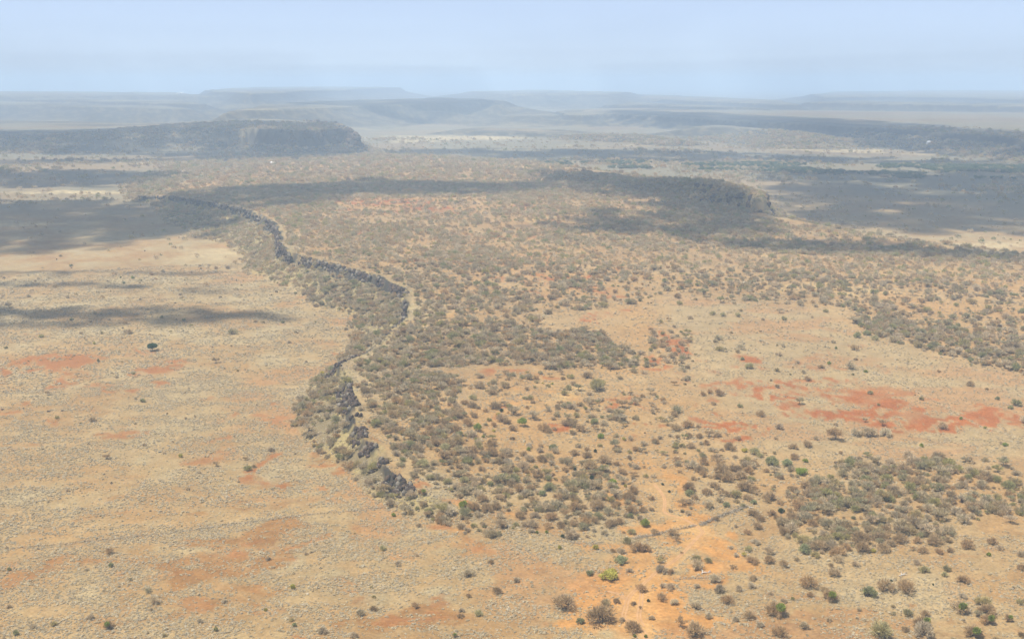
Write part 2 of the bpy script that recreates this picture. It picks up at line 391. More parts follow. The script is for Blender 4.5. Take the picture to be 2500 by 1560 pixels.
TAN = [(1320,932,130,20,.6),(1960,680,190,16,.8),(1900,600,260,14,.5),(2200,650,180,20,.5),(1700,650,120,14,.3),(1330,522,120,9,.9),(1620,1225,60,40,.4),(1250,395,170,9,.5),(2050,575,60,6,.4)]
PALE = [(1050,327,190,7,.9),(1000,335,120,5,.6),(2000,350,190,11,.9),(1880,338,110,7,.8),(1700,318,140,5,.6),(2250,366,120,5,.6),(1340,283,60,4,.9),(1620,372,140,4,.5),(2350,580,110,9,.5),(1980,523,120,6,.5),  # pale sand, plus sunlit strips between cloud shadows painted into the albedo
 (400,386,150,4,.6),(430,415,120,5,.7),(150,455,190,4,.8),(60,530,100,5,.6),(1270,262,50,4,.35),(600,640,130,30,.35),(520,600,90,16,.4),(1150,320,200,4,.4),(1500,345,200,4,.4)]
TRACK_A = [(1597,1192),(1613,1209),(1624,1225),(1622,1242),(1620,1252),(1644,1260),(1675,1268),(1704,1285),(1719,1296),(1708,1304),(1692,1318),(1677,1335),(1644,1366),(1609,1384),(1589,1405),(1568,1421),(1541,1442),(1531,1458),(1527,1481),(1520,1498),(1542,1512),(1566,1528),(1576,1543),(1582,1572)]
TRACK_B = [(1480,1436),(1500,1439),(1518,1446),(1530,1457)]
TRACK_C = [(1568,1421),(1565,1470),(1557,1500),(1572,1526)]

def mixc(a, c, f):
    return a * (1 - f[..., None]) + np.array(c) * f[..., None]

STRAW = (.385, .275, .165); SAND = (.46, .262, .125); REDC = (.345, .145, .058); REDB = (.36, .122, .042); BROWNC = (.35, .195, .10); ORNG = (.52, .255, .095)
def ground_albedo(x, y, z, reg, din, slope, cliff):
    r = np.hypot(x, y)
    n1 = fbm(x, y, 120, 41, 4); n2 = fbm(x, y, 22, 42, 5); n3 = fbm(x, y, 5, 43, 3)
    c = np.ones(x.shape + (3,)) * np.array(STRAW)
    c = mixc(c, (.40, .27, .155), sstep(.4, .75, n1) * .6)
    # general reddish mottling of the grass
    c = mixc(c, (.335, .18, .08), sstep(.48, .60, n2) * (.35 + .4 * n1) * (.5 + .5 * sstep(.4, .6, n3)))
    c = mixc(c, (.42, .345, .245), sstep(.55, .72, 1 - n2) * .5)
    pl = (reg == 1)
    pin = np.where(pl, sstep(0, 30, din), 0) * sstep(230, 420, y)
    c = mixc(c, SAND, pin * (.55 + .3 * (n2 - .5)))
    c = mixc(c, (.30, .215, .14), pin * sstep(.5, .7, n1) * .35)
    # the open grassy tongue on the right
    sw = WT([(1560,695),(1980,735),(2010,790),(2423,890),(2600,930),(2600,1080),(2000,1085),(1820,1070),(1760,1000),(1640,900),(1590,760)])
    d, _ = polydist(x, y, sw); swm = sstep(-14, 10, np.where(inside(x, y, sw), d, -d) + (n2 - .5) * 30)
    c = mixc(c, (.38, .285, .185), swm * .8)
    band = fbm(x * .35, y * 1.0, 16, 47, 4)
    c = mixc(c, (.40, .20, .10), swm * sstep(.48, .62, band) * .55)
    # bare earth shows more between the tufts close by
    nr_ = sstep(620, 300, r) * (1 - pl * .5)
    c = mixc(c, (.37, .22, .108), nr_ * .45 * sstep(.30, .62, n3))
    c = mixc(c, ORNG, patches(x, y, ORANGE, 51, streak=.3) * .95)
    c = mixc(c, BROWNC, patches(x, y, BROWN, 52, streak=.25) * .95)
    c = mixc(c, (.54, .37, .20), patches(x, y, TAN, 53, size=25) * .8)
    c = mixc(c, (.31, .155, .064), patches(x, y, RUST, 57, size=18, streak=.6) * .9)
    c = mixc(c, REDC, patches(x, y, RED, 54, size=16, streak=.75))
    c = mixc(c, REDB, patches(x, y, RED2, 55, size=16, streak=.88))
    # bleached earth beside the vehicle track
    for tr in (TRACK_A, TRACK_C):
        p = np.array(tr, float); P = np.stack(unproj(p[:, 0], p[:, 1], 1.2), 1)
        m = (r < 420)
        dd, _ = polydist(x[m], y[m], P, closed=False)
        f = np.zeros(x.shape); f[m] = sstep(6, 1.0, dd + (n3[m] - .5) * 5) * .3
        c = mixc(c, (.58, .35, .17), f)
    # slopes: dry yellow grass between dark stones
    ye = sstep(.45, .62, fbm(x, y, 9, 44, 4))
    sc = mixc(np.ones(x.shape + (3,)) * np.array((.24, .185, .12)), (.42, .33, .17), ye * .8)
    f = np.where((reg == 2), np.clip(slope * 2.2, 0, 1), 0) + np.where(pl & (din < 3) & (z > 6), .5, 0)
    c = c * (1 - np.clip(f, 0, 1)[..., None]) + sc * np.clip(f, 0, 1)[..., None]
    # foot of the escarpment: strip of red earth
    c = mixc(c, (.40, .21, .11), np.where((reg == 0) & (din < 0), sstep(60, 30, -din), 0) * sstep(.5, .65, n2) * .5)
    c = mixc(c, (.17, .135, .095), ((reg == 2) & (r > 760) & (x > 120)) * .85)
    c = mixc(c, (.25, .20, .135), np.clip(-cliff, 0, 1) * .85)
    # far country: scrub that can no longer be told apart
    fm = fbm(x, y, 14, 45, 4); fl = fbm(x, y, 260, 46, 4)
    far = sstep(900, 1500, r)
    farc = mixc(np.ones(x.shape + (3,)) * np.array((.25, .215, .165)), (.32, .235, .16), sstep(.45, .65, fl))
    c = c * (1 - (far * (reg != 1))[..., None]) + farc * (far * (reg != 1))[..., None]
    # thicket-covered mesas and hills; shade is also painted into the dark slope colour
    scrub = np.where(reg >= 10, .25 + .6 * sstep(.42, .58, fl), 0)
    scrub = np.maximum(scrub, np.where(reg >= 10, sstep(.1, .35, slope), 0) * .95)
    scrub = np.maximum(scrub, np.where((reg == 3) & (r > 1900), sstep(.52, .68, fl) * .35, 0))
    sd = mixc(np.ones(x.shape + (3,)) * np.array((.075, .068, .056)), (.19, .155, .11), sstep(.48, .66, fm))
    c = c * (1 - scrub[..., None]) + sd * scrub[..., None]
    yel = np.where(reg >= 10, sstep(.60, .70, fbm(x * .5, y * 1.5, 150, 49, 4)) * (1 - slope) * .7, 0)
    c = mixc(c, (.36, .29, .19), yel)
    c = mixc(c, (.56, .44, .29), patches(x, y, PALE, 56, .5, 60) * ((reg == 0) | (reg == 3)))
    # bare basalt
    c = mixc(c, (.062, .053, .047), np.clip(cliff, 0, 1) * sstep(.25, .45, fbm(x, y, 6, 48, 3)))
    return np.clip(c * np.array((.675, .668, .52)), 0, 1)

def build_terrain():
    ang = np.radians(np.concatenate([np.linspace(-180, -36, 34), np.linspace(-34.5, 34.5, 800), np.linspace(36, 180, 34)[:-1]]))
    rr = list(np.linspace(8, 168, 12)); r = 172.0
    while r < 42000:
        rr.append(r); r += min(2.0 * r * r / (CAM_H * FPX * .41), .007 * r)
    rr = np.array(rr)
    A, Rr = np.meshgrid(ang, rr)
    X = np.sin(A) * Rr; Y = np.cos(A) * Rr
    Z, reg, din, slope, cliff = terrain(X, Y, True)
    alb = ground_albedo(X.ravel(), Y.ravel(), Z.ravel(), reg.ravel(), din.ravel(), slope.ravel(), cliff.ravel())
    nr, na = X.shape
    i = np.arange(nr - 1)[:, None] * na; j = np.arange(na)[None]; jn = (j + 1) % na
    F = np.stack([i + j, i + jn, i + na + jn, i + na + j], -1).reshape(-1, 4)[:, ::-1]
    V = np.stack([X.ravel(), Y.ravel(), Z.ravel()], 1)
    fr = reg.ravel()[F].max(1)
    names = {0: 'ground', 1: 'plateau', 2: 'escarpment', 3: 'valley_floor'}
    for k, m in enumerate(MESAS): names[10 + k] = m[0]
    for rid in np.unique(fr):
        f = F[fr == rid]; used, inv = np.unique(f, return_inverse=True)
        f2 = inv.reshape(-1, 4)
        me = mesh_np(names[rid], V[used], f2, M_GROUND, smooth=(rid != 2))
        ca = me.attributes.new('albedo', 'FLOAT_COLOR', 'POINT')
        ca.data.foreach_set('color', np.concatenate([alb[used], np.ones((len(used), 1))], 1).astype(np.float32).ravel())
        tag(link(names[rid], me), kind='structure')
build_terrain()
# ------------------------------------------------------------------ clouds overhead (out of the picture; their shade lies on the land)
M_CLOUD = mat_plain('cloud_white', (.85, .86, .88), .05, .01)
_t = M_CLOUD.node_tree; _tr = _t.nodes.new('ShaderNodeBsdfTransparent'); _mx = _t.nodes.new('ShaderNodeMixShader'); _mx.inputs[0].default_value = .35   # thin vapour lets light through
_t.links.new(_tr.outputs[0], _mx.inputs[1]); _t.links.new(_t.nodes['Principled BSDF'].outputs[0], _mx.inputs[2]); _t.links.new(_mx.outputs[0], _t.nodes['Material Output'].inputs[0])
CLOUD_Z = 1000.0
_ico = None
def ico(sub=1):
    import bmesh
    bm = bmesh.new(); bmesh.ops.create_icosphere(bm, subdivisions=sub, radius=1)
    v = np.array([p.co[:] for p in bm.verts]); f = np.array([[q.index for q in fc.verts] for fc in bm.faces]); bm.free()
    return v, f
def cloud(polys, cover, puff, seed, z=4.0, name='cloud'):
    """puffs over the shaded ground, shifted towards the sun to the height of the clouds"""
    g = np.random.default_rng(seed); v0, f0 = ico(1); V = []; F = []; off = 0
    for poly in polys:
        P = W(poly, z); lo, hi = P.min(0), P.max(0)
        area = np.prod(hi - lo); n = int(area / (puff * puff * 2.2) * cover * 3.6)
        x = g.uniform(lo[0], hi[0], n); y = g.uniform(lo[1], hi[1], n)
        ins = inside(x, y, P); d, _ = polydist(x, y, P)
        nz = fbm(x, y, puff * 9, seed + 3, 4)
        keep = ins & (g.random(n) < (.12 + .88 * sstep(0, puff * 1.6, d)) * (sstep(.30, .55, nz + (cover - .5) * .5)))
        x, y, d = x[keep], y[keep], d[keep]
        for a, b_, dd in zip(x, y, d):
            rad = puff * g.uniform(.6, 1.15) * (.6 + min(dd / (puff * 4), 1) * .5)
            s = np.array([rad * g.uniform(.9, 1.5), rad * g.uniform(.9, 1.4), rad * .55])
            cz = CLOUD_Z + g.uniform(-.15, .5) * puff + min(dd, 4 * puff) * .25
            c = np.array([a, b_, 0]) + SUN_DIR * (cz / SUN_DIR[2])
            V.append(v0 * s * g.uniform(.92, 1.08, v0.shape) + c); F.append(f0 + off); off += len(v0)
    if V:
        tag(link(name, mesh_np(name, np.concatenate(V), np.concatenate(F), M_CLOUD, True)), kind='structure')
cloud([[(-300,470),(330,472),(560,492),(640,520),(600,560),(420,568),(150,604),(-300,612)]], .98, 18, 1, 0)
cloud([[(-300,704),(620,712),(700,735),(640,746),(-300,748)]], .72, 10, 15)
cloud([[(-300,706),(90,708),(150,722),(640,722),(760,734),(700,747),(300,760),(-300,768)]], .7, 9, 2)
cloud([[(-300,648),(200,650),(640,672),(500,686),(200,668),(-300,672)],[(-300,622),(240,626),(560,630),(480,642),(200,640),(-300,636)]], .55, 6, 3)
cloud([[(360,452),(560,432),(900,424),(1330,434),(1360,456),(1150,474),(900,470),(730,500),(640,520),(560,494)]], .98, 22, 4, 13)
cloud([[(-300,376),(500,372),(700,366),(880,366),(700,378),(300,383),(-300,388)],[(-300,398),(300,396),(420,404),(460,420),(330,440),(-300,448)]], .85, 24, 5, 2)
cloud([[(-600,310),(-600,296),(200,294),(560,296),(640,292),(850,300),(885,332),(640,340),(300,328)]], .80, 30, 6, 32)
cloud([[(1310,392),(1480,402),(1640,428),(1790,456),(1875,492),(1860,516),(1700,500),(1560,455),(1420,428)]], .98, 16, 14, 22)
cloud([[(1230,398),(1480,404),(1800,456),(1830,512),(1900,540),(1700,545),(1450,470),(1300,440)],[(1240,540),(1420,492),(1560,500),(1800,530),(1900,548),(1650,566),(1450,552)]], .95, 20, 7, 16)
cloud([[(1560,578),(1800,566),(2050,566),(2500,592),(2800,600),(2800,640),(2423,622),(2050,604),(1800,600)]], .95, 12, 8, 12)
cloud([[(1770,402),(2900,404),(2900,500),(2500,560),(2250,566),(1990,545),(1880,532),(1835,520),(1800,470)]], .95, 26, 9, 0)
cloud([[(1440,268),(1750,284),(2050,300),(2423,330),(2900,372),(2900,392),(2423,366),(2050,336),(1750,306),(1450,286)]], .95, 34, 10, 14)
cloud([[(880,350),(1300,352),(1700,358),(2100,372),(2423,382),(2800,392),(2800,400),(1500,384),(1240,378),(900,366)]], .9, 36, 11, 0)
cloud([[(600,264),(1000,254),(1190,248),(1220,268),(1000,276),(700,274)]], .9, 50, 12, 25)
#cloud([[(1880,1075),(2150,1060),(2700,1090),(2700,1230),(2300,1250),(2000,1220)]], .42, 8, 13)

# ------------------------------------------------------------------ the vehicle track
def ribbon(pts, width, seed, lift=.05, step=1.2):
    p = np.array(pts, float); P = np.stack(unproj(p[:, 0], p[:, 1], 1.0), 1)
    # round the corners
    for _ in range(3):
        Q = [P[0]]
        for a, b_ in zip(P[:-1], P[1:]): Q += [a * .75 + b_ * .25, a * .25 + b_ * .75]
        P = np.array(Q + [P[-1]])
    seg = np.r_[0, np.cumsum(np.hypot(*np.diff(P, axis=0).T))]
    s = np.arange(0, seg[-1], step); x = np.interp(s, seg, P[:, 0]); y = np.interp(s, seg, P[:, 1])
    tx = np.gradient(x); ty = np.gradient(y); L = np.hypot(tx, ty); nx, ny = -ty / L, tx / L
    rows = []
    for side in (-1, -.35, .35, 1):
        w = width * side * (.8 + .5 * fbm(s + side * 50, s * 0, 5, seed, 3))
        a, b_ = x + nx * w, y + ny * w
        rows.append(np.stack([a, b_, terrain(a, b_) + lift - .03 * abs(side)], 1))
    V = np.stack(rows, 1); n = len(s)
    i = np.arange(n - 1)[:, None] * 4 + np.arange(3)[None]
    F = np.stack([i, i + 4, i + 5, i + 1], -1).reshape(-1, 4)
    return V.reshape(-1, 3), F
def offset_track(pts, d):
    return [(u + d * (.35 + (v - 1120) / 700.0) * 6, v) for u, v in pts]
VV = []; FF = []; o_ = 0
for tr, sd in ((TRACK_A, 1), (TRACK_B, 2), (TRACK_C, 3)):
    for off in (-.75, .75):
        v, f = ribbon(offset_track(tr, off), .22, sd + int(off * 4)); VV.append(v); FF.append(f + o_); o_ += len(v)
M_TRACK = mat_plain('bleached_track_dust', (.37, .21, .095), .2, .5)
tag(link('dirt_track', mesh_np('dirt_track', np.concatenate(VV), np.concatenate(FF), M_TRACK)), kind='structure')

# ------------------------------------------------------------------ basalt cliffs
M_BASALT = [mat_plain('basalt_dark', (.060, .043, .032), .5, .8, .95, .3), mat_plain('basalt_brown', (.095, .066, .045), .45, .7, .95, .3), mat_plain('basalt_lichen', (.16, .135, .10), .4, .9, .95, .3)]
def rock_mesh(name, seed, mat):
    g = np.random.default_rng(seed); v, f = ico(1)
    v = v / np.abs(v).max(1, keepdims=True) * .62 + v * .38
    v = v * g.uniform(.70, 1.22, (len(v), 1))
    for _ in range(3):
        n = g.normal(size=3); n /= np.linalg.norm(n); c = g.uniform(.55, .8); d = v @ n
        v = v - np.maximum(d - c, 0)[:, None] * n
    return mesh_np(name, v, f, mat)
ROCKS = [rock_mesh('rock', 100 + i, M_BASALT[(0, 0, 1, 1, 0, 2)[i]]) for i in range(6)]
MROCK = [(np.array([w.co[:] for w in me.vertices]), np.array([p.vertices[:] for p in me.polygons])) for me in ROCKS]
def cliff(label, path, hcl, spacing, size, seed, nmax=300, spread=0.0):
    """blocks of basalt stacked along a stretch of rim; path: world points, hcl: height of the wall at each"""
    g = np.random.default_rng(seed)
    P = np.array(path); seg = np.r_[0, np.cumsum(np.hypot(*np.diff(P[:, :2], axis=0).T))]
    items = []
    rows = max(1, int(round(np.max(hcl) / (size * 1.25))))
    for rw in range(rows + 1):
        s = np.arange(0, seg[-1], spacing); s = s + g.uniform(-.4, .4, len(s)) * spacing
        x = np.interp(s, seg, P[:, 0]); y = np.interp(s, seg, P[:, 1]); h = np.interp(s, seg, hcl)
        tx = np.interp(s + 1, seg, P[:, 0]) - x; ty = np.interp(s + 1, seg, P[:, 1]) - y
        L = np.maximum(np.hypot(tx, ty), 1e-6); nx, ny = -ty / L, tx / L
        out = g.uniform(-.1, 1.0, len(s)) * size + (rows - rw) * .35
        ax, ay = x + nx * out * -1, y + ny * out * -1
        zt = terrain(x + nx * 2.5, y + ny * 2.5)
        z = zt - size * .75 - h * (1 - rw / max(rows, 1)) * .9 + g.uniform(-.45, .3, len(s)) * size
        if spread:
            o2 = g.uniform(-.8, spread, len(s)); ax, ay = x - nx * o2, y - ny * o2; z = terrain(ax, ay) + g.uniform(-.1, .45, len(s)) * size
        gap = fbm(s, s * 0 + seed, 12, seed, 3)
        ok = (gap > (.40 if spread else .30)) & (h > .8)
        for k in np.where(ok)[0]:
            sc = size * g.uniform(.5, 1.15); items.append((ax[k], ay[k], z[k], sc, sc * g.uniform(.7, 1.1), sc * g.uniform(.8, 1.5), g.uniform(0, 6.3)))
    g.shuffle(items); items.sort(key=lambda t: -t[3] / math.hypot(t[0], t[1]))
    root = bpy.data.objects.new('basalt_cliff', None); COL.objects.link(root)
    c = P[len(P) // 2]; root.location = (c[0], c[1], float(terrain(np.array([c[0]]), np.array([c[1]]))[0]))
    tag(root, label, 'cliff', 'basalt cliffs of the plateau edge')
    base = np.array(root.location)
    for it in items[:nmax]:
        o = link('rock', ROCKS[g.integers(6)], root, np.array(it[:3]) - base, it[6], it[3:6])
        o.rotation_euler = (g.uniform(-.35, .35), g.uniform(-.35, .35), it[6])
    rest = items[nmax:]
    if rest:
        V = []; F = []; off = 0
        for it in rest:
            v, f = MROCK[g.integers(6)]; a = it[6]
            v = v * np.array(it[3:6]); v = np.stack([v[:, 0] * math.cos(a) - v[:, 1] * math.sin(a), v[:, 0] * math.sin(a) + v[:, 1] * math.cos(a), v[:, 2]], 1)
            V.append(v + np.array(it[:3]) - base); F.append(f + off); off += len(v)
        tag(link('small_rocks', mesh_np('small_rocks', np.concatenate(V), np.concatenate(F), M_BASALT[0]), root), kind='stuff')
def rim_path(i0, i1, shift=0.0):
    return RIM_XY[i0:i1 + 1], RIM_AT[i0:i1 + 1, 2]
p_, h_ = rim_path(0, 5); cliff('dark basalt cliff of the farthest stretch of plateau rim, in cloud shade', p_, h_, 3.6, 2.1, 1, 300)
p_, h_ = rim_path(5, 11); cliff('long dark basalt cliff along the middle of the plateau rim above the scrubby slope', p_, h_, 2.1, 1.5, 2, 300)
p_, h_ = rim_path(11, 13); cliff('short broken basalt cliff among bushes below the end of the long rim cliff', p_, h_ * .8, 2.4, 1.2, 3, 120)
p_, h_ = rim_path(15, 23); cliff('blocky dark brown basalt cliff on the nearest spur of the plateau', p_, np.maximum(h_ * 1.9, 4.5), 1.25, 1.0, 4, 300, 5.0)
p_, h_ = rim_path(14, 15); cliff('low dark basalt outcrop at the tip of the near spur beside the bare gap', p_, h_ * 1.6, 1.4, 1.0, 5, 100, 4.0)
def world_path(pts, zz):
    return W([(a, b_, zz) for a, b_ in pts])
def steep_cliff(label, poly, size, grad, n, seed, nmax=220):
    """blocks bedded in the steep faces inside an outline"""
    g = np.random.default_rng(seed); P = np.array(poly); lo, hi = P.min(0), P.max(0)
    x = g.uniform(lo[0], hi[0], n); y = g.uniform(lo[1], hi[1], n)
    gr = np.hypot(terrain(x + 3, y) - terrain(x - 3, y), terrain(x, y + 3) - terrain(x, y - 3)) / 6
    k = inside(x, y, P) & (gr > grad); x, y = x[k][:nmax * 2], y[k][:nmax * 2]; z = terrain(x, y)
    root = bpy.data.objects.new('basalt_cliff', None); COL.objects.link(root); base = np.array((P[:, 0].mean(), P[:, 1].mean(), 0)); root.location = base
    tag(root, label, 'cliff', 'basalt cliffs of the plateau edge')
    for a, b_, c in list(zip(x, y, z))[:nmax]:
        sc = size * g.uniform(.5, 1.2); o = link('rock', ROCKS[g.integers(4)], root, np.array((a, b_, c - sc * .3)) - base, 0, (sc * 1.2, sc, sc * g.uniform(.8, 1.6))); o.rotation_euler = (g.uniform(-.3, .3), g.uniform(-.3, .3), g.uniform(0, 6.28))
steep_cliff('black basalt bluff ending the bushy ridge on the far side of the plateau', W([(1640,440),(1830,450),(1840,520),(1780,520),(1640,500)], 14), 3.3, .36, 6000, 6)
cliff('low dark rock wall at the far end of the bushy ridge across the plateau', world_path([(1335,412),(1390,414),(1470,420)], 13), np.array([7, 6, 4.]), 2.6, 2.0, 7, 160)
steep_cliff('tall dark cliff face at the end of the shaded mesa beyond the plateau', W([(660,296),(870,296),(880,345),(660,352)], 30), 6.0, .5, 9000, 8)
# ------------------------------------------------------------------ plants: shapes
M_STEM = mat_plain('grey_bark', (.11, .09, .07), .3, 3.0)
M_DARKSTEM = mat_plain('dark_bark', (.055, .045, .036), .3, 3.0)
M_WHITEWOOD = mat_plain('bleached_wood', (.55, .52, .47), .2, 2.0)
TWIG_GAIN = np.array((2.2, 2.04, 1.68))
def _tw(name, c, sp=.22, tr=.4):
    c = np.array(c) * TWIG_GAIN; return mat_twigs(name, [tuple(c * (1 - sp)), tuple(c * (1 + sp * .4) * np.array((1.06, 1.0, .93))), tuple(c), tuple(c * (1 + sp) * np.array((.97, 1.0, 1.04)))], tr)
TW = {'brown': _tw('brown_twigs', (.215, .165, .105)), 'grey': _tw('grey_twigs', (.24, .21, .165)), 'olive': _tw('olive_twigs', (.20, .185, .105)),
      'pale': _tw('pale_dry_twigs', (.26, .23, .175)), 'dark': _tw('dark_green_leaves', (.024, .040, .018), .15), 'green': _tw('bright_green_leaves', (.125, .155, .035), .2),
      'yellow': _tw('yellow_green_leaves', (.22, .21, .055), .2), 'sage': _tw('grey_green_leaves', (.155, .165, .095), .2)}
M_MIX = mat_twigs('mixed_scrub_twigs', [tuple(np.array((2.2, 2.04, 1.68)) * np.array(c_)) for c_ in ((.235,.185,.125),(.17,.135,.09),(.29,.245,.185),(.205,.180,.115),(.30,.26,.20),(.19,.165,.115),(.26,.20,.125),(.185,.175,.115),(.26,.225,.175),(.15,.155,.08),(.20,.185,.085),(.22,.17,.11),(.235,.165,.09))], .4)
M_MIXRIVER = mat_twigs('river_tree_leaves', [(.07,.12,.05),(.11,.16,.07),(.20,.22,.11),(.05,.10,.045),(.14,.17,.09),(.22,.22,.12)])
M_TUFT = mat_twigs('dry_grass_blades', [(.47,.385,.235),(.50,.42,.28),(.39,.30,.17),(.48,.41,.29),(.52,.41,.225)], .4)

def slivers(p, d, L, Wd, g):
    """thin triangles from p along d"""
    n = len(p); side = g.normal(size=(n, 3)); side -= (side * d).sum(1, keepdims=True) * d
    side /= np.linalg.norm(side, axis=1, keepdims=True) + 1e-9
    L = np.broadcast_to(L, n)[:, None]; Wd = np.broadcast_to(Wd, n)[:, None]
    V = np.stack([p - side * Wd, p + side * Wd, p + d * L], 1).reshape(-1, 3)
    return V, np.arange(n * 3).reshape(-1, 3)
def tubes(paths, r0, r1):
    V = []; F = []; off = 0
    for P in paths:
        P = np.asarray(P); n = len(P)
        for i in range(n):
            t = P[min(i + 1, n - 1)] - P[max(i - 1, 0)]; t = t / (np.linalg.norm(t) + 1e-9)
            a = np.cross(t, (0.3, 1, .2)); a /= np.linalg.norm(a); b_ = np.cross(t, a); r = r0 + (r1 - r0) * i / (n - 1)
            for k in range(3):
                V.append(P[i] + r * (a * math.cos(k * 2.094) + b_ * math.sin(k * 2.094)))
            if i:
                for k in range(3):
                    q = off + (i - 1) * 3; F.append((q + k, q + (k + 1) % 3, q + 3 + (k + 1) % 3, q + 3 + k))
        off += 3 * n
    return np.array(V), np.array(F)
def lobes(g, n, form):
    """centres and radii of the clumps that make an uneven crown of unit radius"""
    out = []
    for i in range(n):
        a = g.uniform(0, 6.283); rr = math.sqrt(g.random()) * (.68 if form != 'umbrella' else .74)
        if form == 'umbrella': z = .66 + g.uniform(-.05, .07) - .12 * rr; r = g.uniform(.26, .40); s = .36
        elif form == 'tree': z = .55 + .32 * g.random() - .15 * rr; r = g.uniform(.26, .38); s = .85
        else: z = .20 + .42 * (1 - rr * 1.1) * g.uniform(.7, 1.15); r = g.uniform(.26, .42); s = .75
        out.append((rr * math.cos(a), rr * math.sin(a), z, r, s))
    return out
def plant(seed, form='round', n=1000, width=.022, leaf=False):
    """unit plant (crown radius 1): (crown verts, faces), (stem verts, faces)"""
    g = np.random.default_rng(seed)
    lb = lobes(g, 15 if form != 'umbrella' else 13, form)
    P = []; D = []
    per = n // len(lb)
    root = np.array((0, 0, .02))
    for (x, y, z, r, s) in lb:
        u = g.normal(size=(per, 3)); u /= np.linalg.norm(u, axis=1, keepdims=True)
        rad = r * g.random(per) ** .40
        p = np.array((x, y, z)) + u * rad[:, None] * np.array((1, 1, s))
        p[:, 2] = np.maximum(p[:, 2], .03)
        d = (p - root); d /= np.linalg.norm(d, axis=1, keepdims=True)
        d = d * .8 + u * .5 + g.normal(size=(per, 3)) * (.35 if not leaf else .8); d /= np.linalg.norm(d, axis=1, keepdims=True)
        P.append(p - d * .08); D.append(d)
    P = np.concatenate(P); D = np.concatenate(D)
    if leaf: cv, cf = slivers(P, D, g.uniform(.07, .13, len(P)), width * 1.6, g)
    else: cv, cf = slivers(P, D, g.uniform(.14, .30, len(P)), width * g.uniform(.6, 1.2, len(P)), g)
    cv[:, 2] = np.maximum(cv[:, 2], .0)
    paths = []
    if form == 'round': base = [root * 0 + np.array((g.uniform(-.06, .06), g.uniform(-.06, .06), 0)) for _ in lb]
    else: base = None; trunk_top = np.array((g.uniform(-.06, .06), g.uniform(-.06, .06), .34 if form == 'umbrella' else .30))
    for i, (x, y, z, r, s) in enumerate(lb):
        e = np.array((x, y, z))
        if base is not None:
            mid = base[i] * .5 + e * .5 + np.array((x, y, 0)) * .12 + g.normal(size=3) * .03; st = base[i]
        else:
            st = trunk_top; mid = st * .5 + e * .5 + np.array((0, 0, .03)) + g.normal(size=3) * .02
        paths.append([st, mid, e])
        for _ in range(2):
            q = e + g.normal(size=3) * r * .6; paths.append([mid, (mid + q) / 2 + g.normal(size=3) * .02, q])
    sv, sf = tubes(paths, .022, .008)
    if base is None:
        tv, tf = tubes([[(0, 0, -.03), (trunk_top[0] * .3, trunk_top[1] * .3, .15), trunk_top]], .05, .034)
        sf = np.concatenate([sf, tf + len(sv)]); sv = np.concatenate([sv, tv])
    sv[:, 2] = np.maximum(sv[:, 2], -.03)
    return (cv, cf), (sv, sf)
def quad(f):
    return f if f.shape[1] == 4 else np.concatenate([f, f[:, 2:3]], 1)

# ------------------------------------------------------------------ where the scrub is thick, as drawn on the photo
DENS = [  # outline on the photo, share of the ground covered, raggedness in metres
 ([(330,478),(560,560),(590,650),(720,692),(850,740),(850,830),(960,760),(1290,765),(1560,690),(1990,735),(2010,785),(2423,890),(2700,900),(2700,640),(2423,606),(2200,578),(2000,548),(1812,520),(1330,400),(1230,385),(880,369),(600,385),(345,460)], .31, 20),
 ([(620,520),(900,520),(1100,560),(1240,640),(1280,770),(960,760),(970,690),(830,636),(690,600),(665,560)], .46, 18),
 ([(850,835),(960,755),(1180,765),(1420,790),(1560,850),(1540,890),(1380,880),(1240,860),(1120,868),(900,880)], .80, 12),
 ([(820,860),(960,870),(1080,905),(1090,1000),(1180,1060),(1330,1085),(1440,1110),(1480,1170),(1500,1225),(1420,1262),(1330,1268),(1200,1236),(1085,1198),(980,1165),(925,1115),(860,1000)], .72, 9),
 ([(1090,880),(1560,880),(1560,960),(1100,980)], .14, 10),
 ([(1080,960),(1560,950),(1640,1040),(1760,1090),(1750,1200),(1520,1240),(1440,1100),(1190,1050)], .20, 9),
 ([(1230,915),(1480,905),(1440,950),(1240,955)], .04, 8),
 ([(1550,790),(1650,790),(1660,930),(1560,960)], .30, 10),
 ([(1650,1095),(1850,1095),(1880,1170),(1700,1180)], .50, 8),
 ([(1830,1250),(1790,1195),(1960,1120),(2080,1065),(2230,1070),(2300,1110),(2423,1130),(2700,1140),(2700,1215),(2423,1225),(2290,1215),(2200,1290),(2040,1310),(1900,1300)], .84, 8),
 ([(2200,1070),(2700,1060),(2700,1120),(2350,1130)], .32, 9),
 ([(2010,770),(2060,800),(2240,850),(2423,888),(2700,950),(2700,860),(2423,800),(2260,770),(2120,748)], .70, 12),
 ([(350,462),(560,440),(880,424),(1330,434),(1340,470),(1150,478),(880,470),(740,500),(640,520),(560,490)], .78, 20),
 ([(1480,408),(1610,432),(1760,462),(1812,500),(1700,500),(1560,460),(1470,430)], .80, 12),
 ([(1400,500),(1780,510),(1900,545),(1750,560),(1480,545)], .62, 20),
 ([(1800,570),(2423,604),(2700,620),(2700,645),(2300,622),(1830,600)], .70, 16),
 ([(760,470),(1130,466),(1150,500),(950,505),(800,492)], .16, 20),
 ([(1180,510),(1520,512),(1450,545),(1200,540)], .16, 20),
 ([(1240,610),(1640,600),(1540,720),(1330,730)], .34, 20),
 ([(1560,695),(1980,735),(2010,790),(2423,890),(2600,930),(2600,1080),(2000,1085),(1820,1070),(1760,1000),(1660,930),(1640,790)], .012, 8),
]
DENS_XY = [(WT(p), c, rg) for p, c, rg in DENS]
SLOPE_COVER = .72
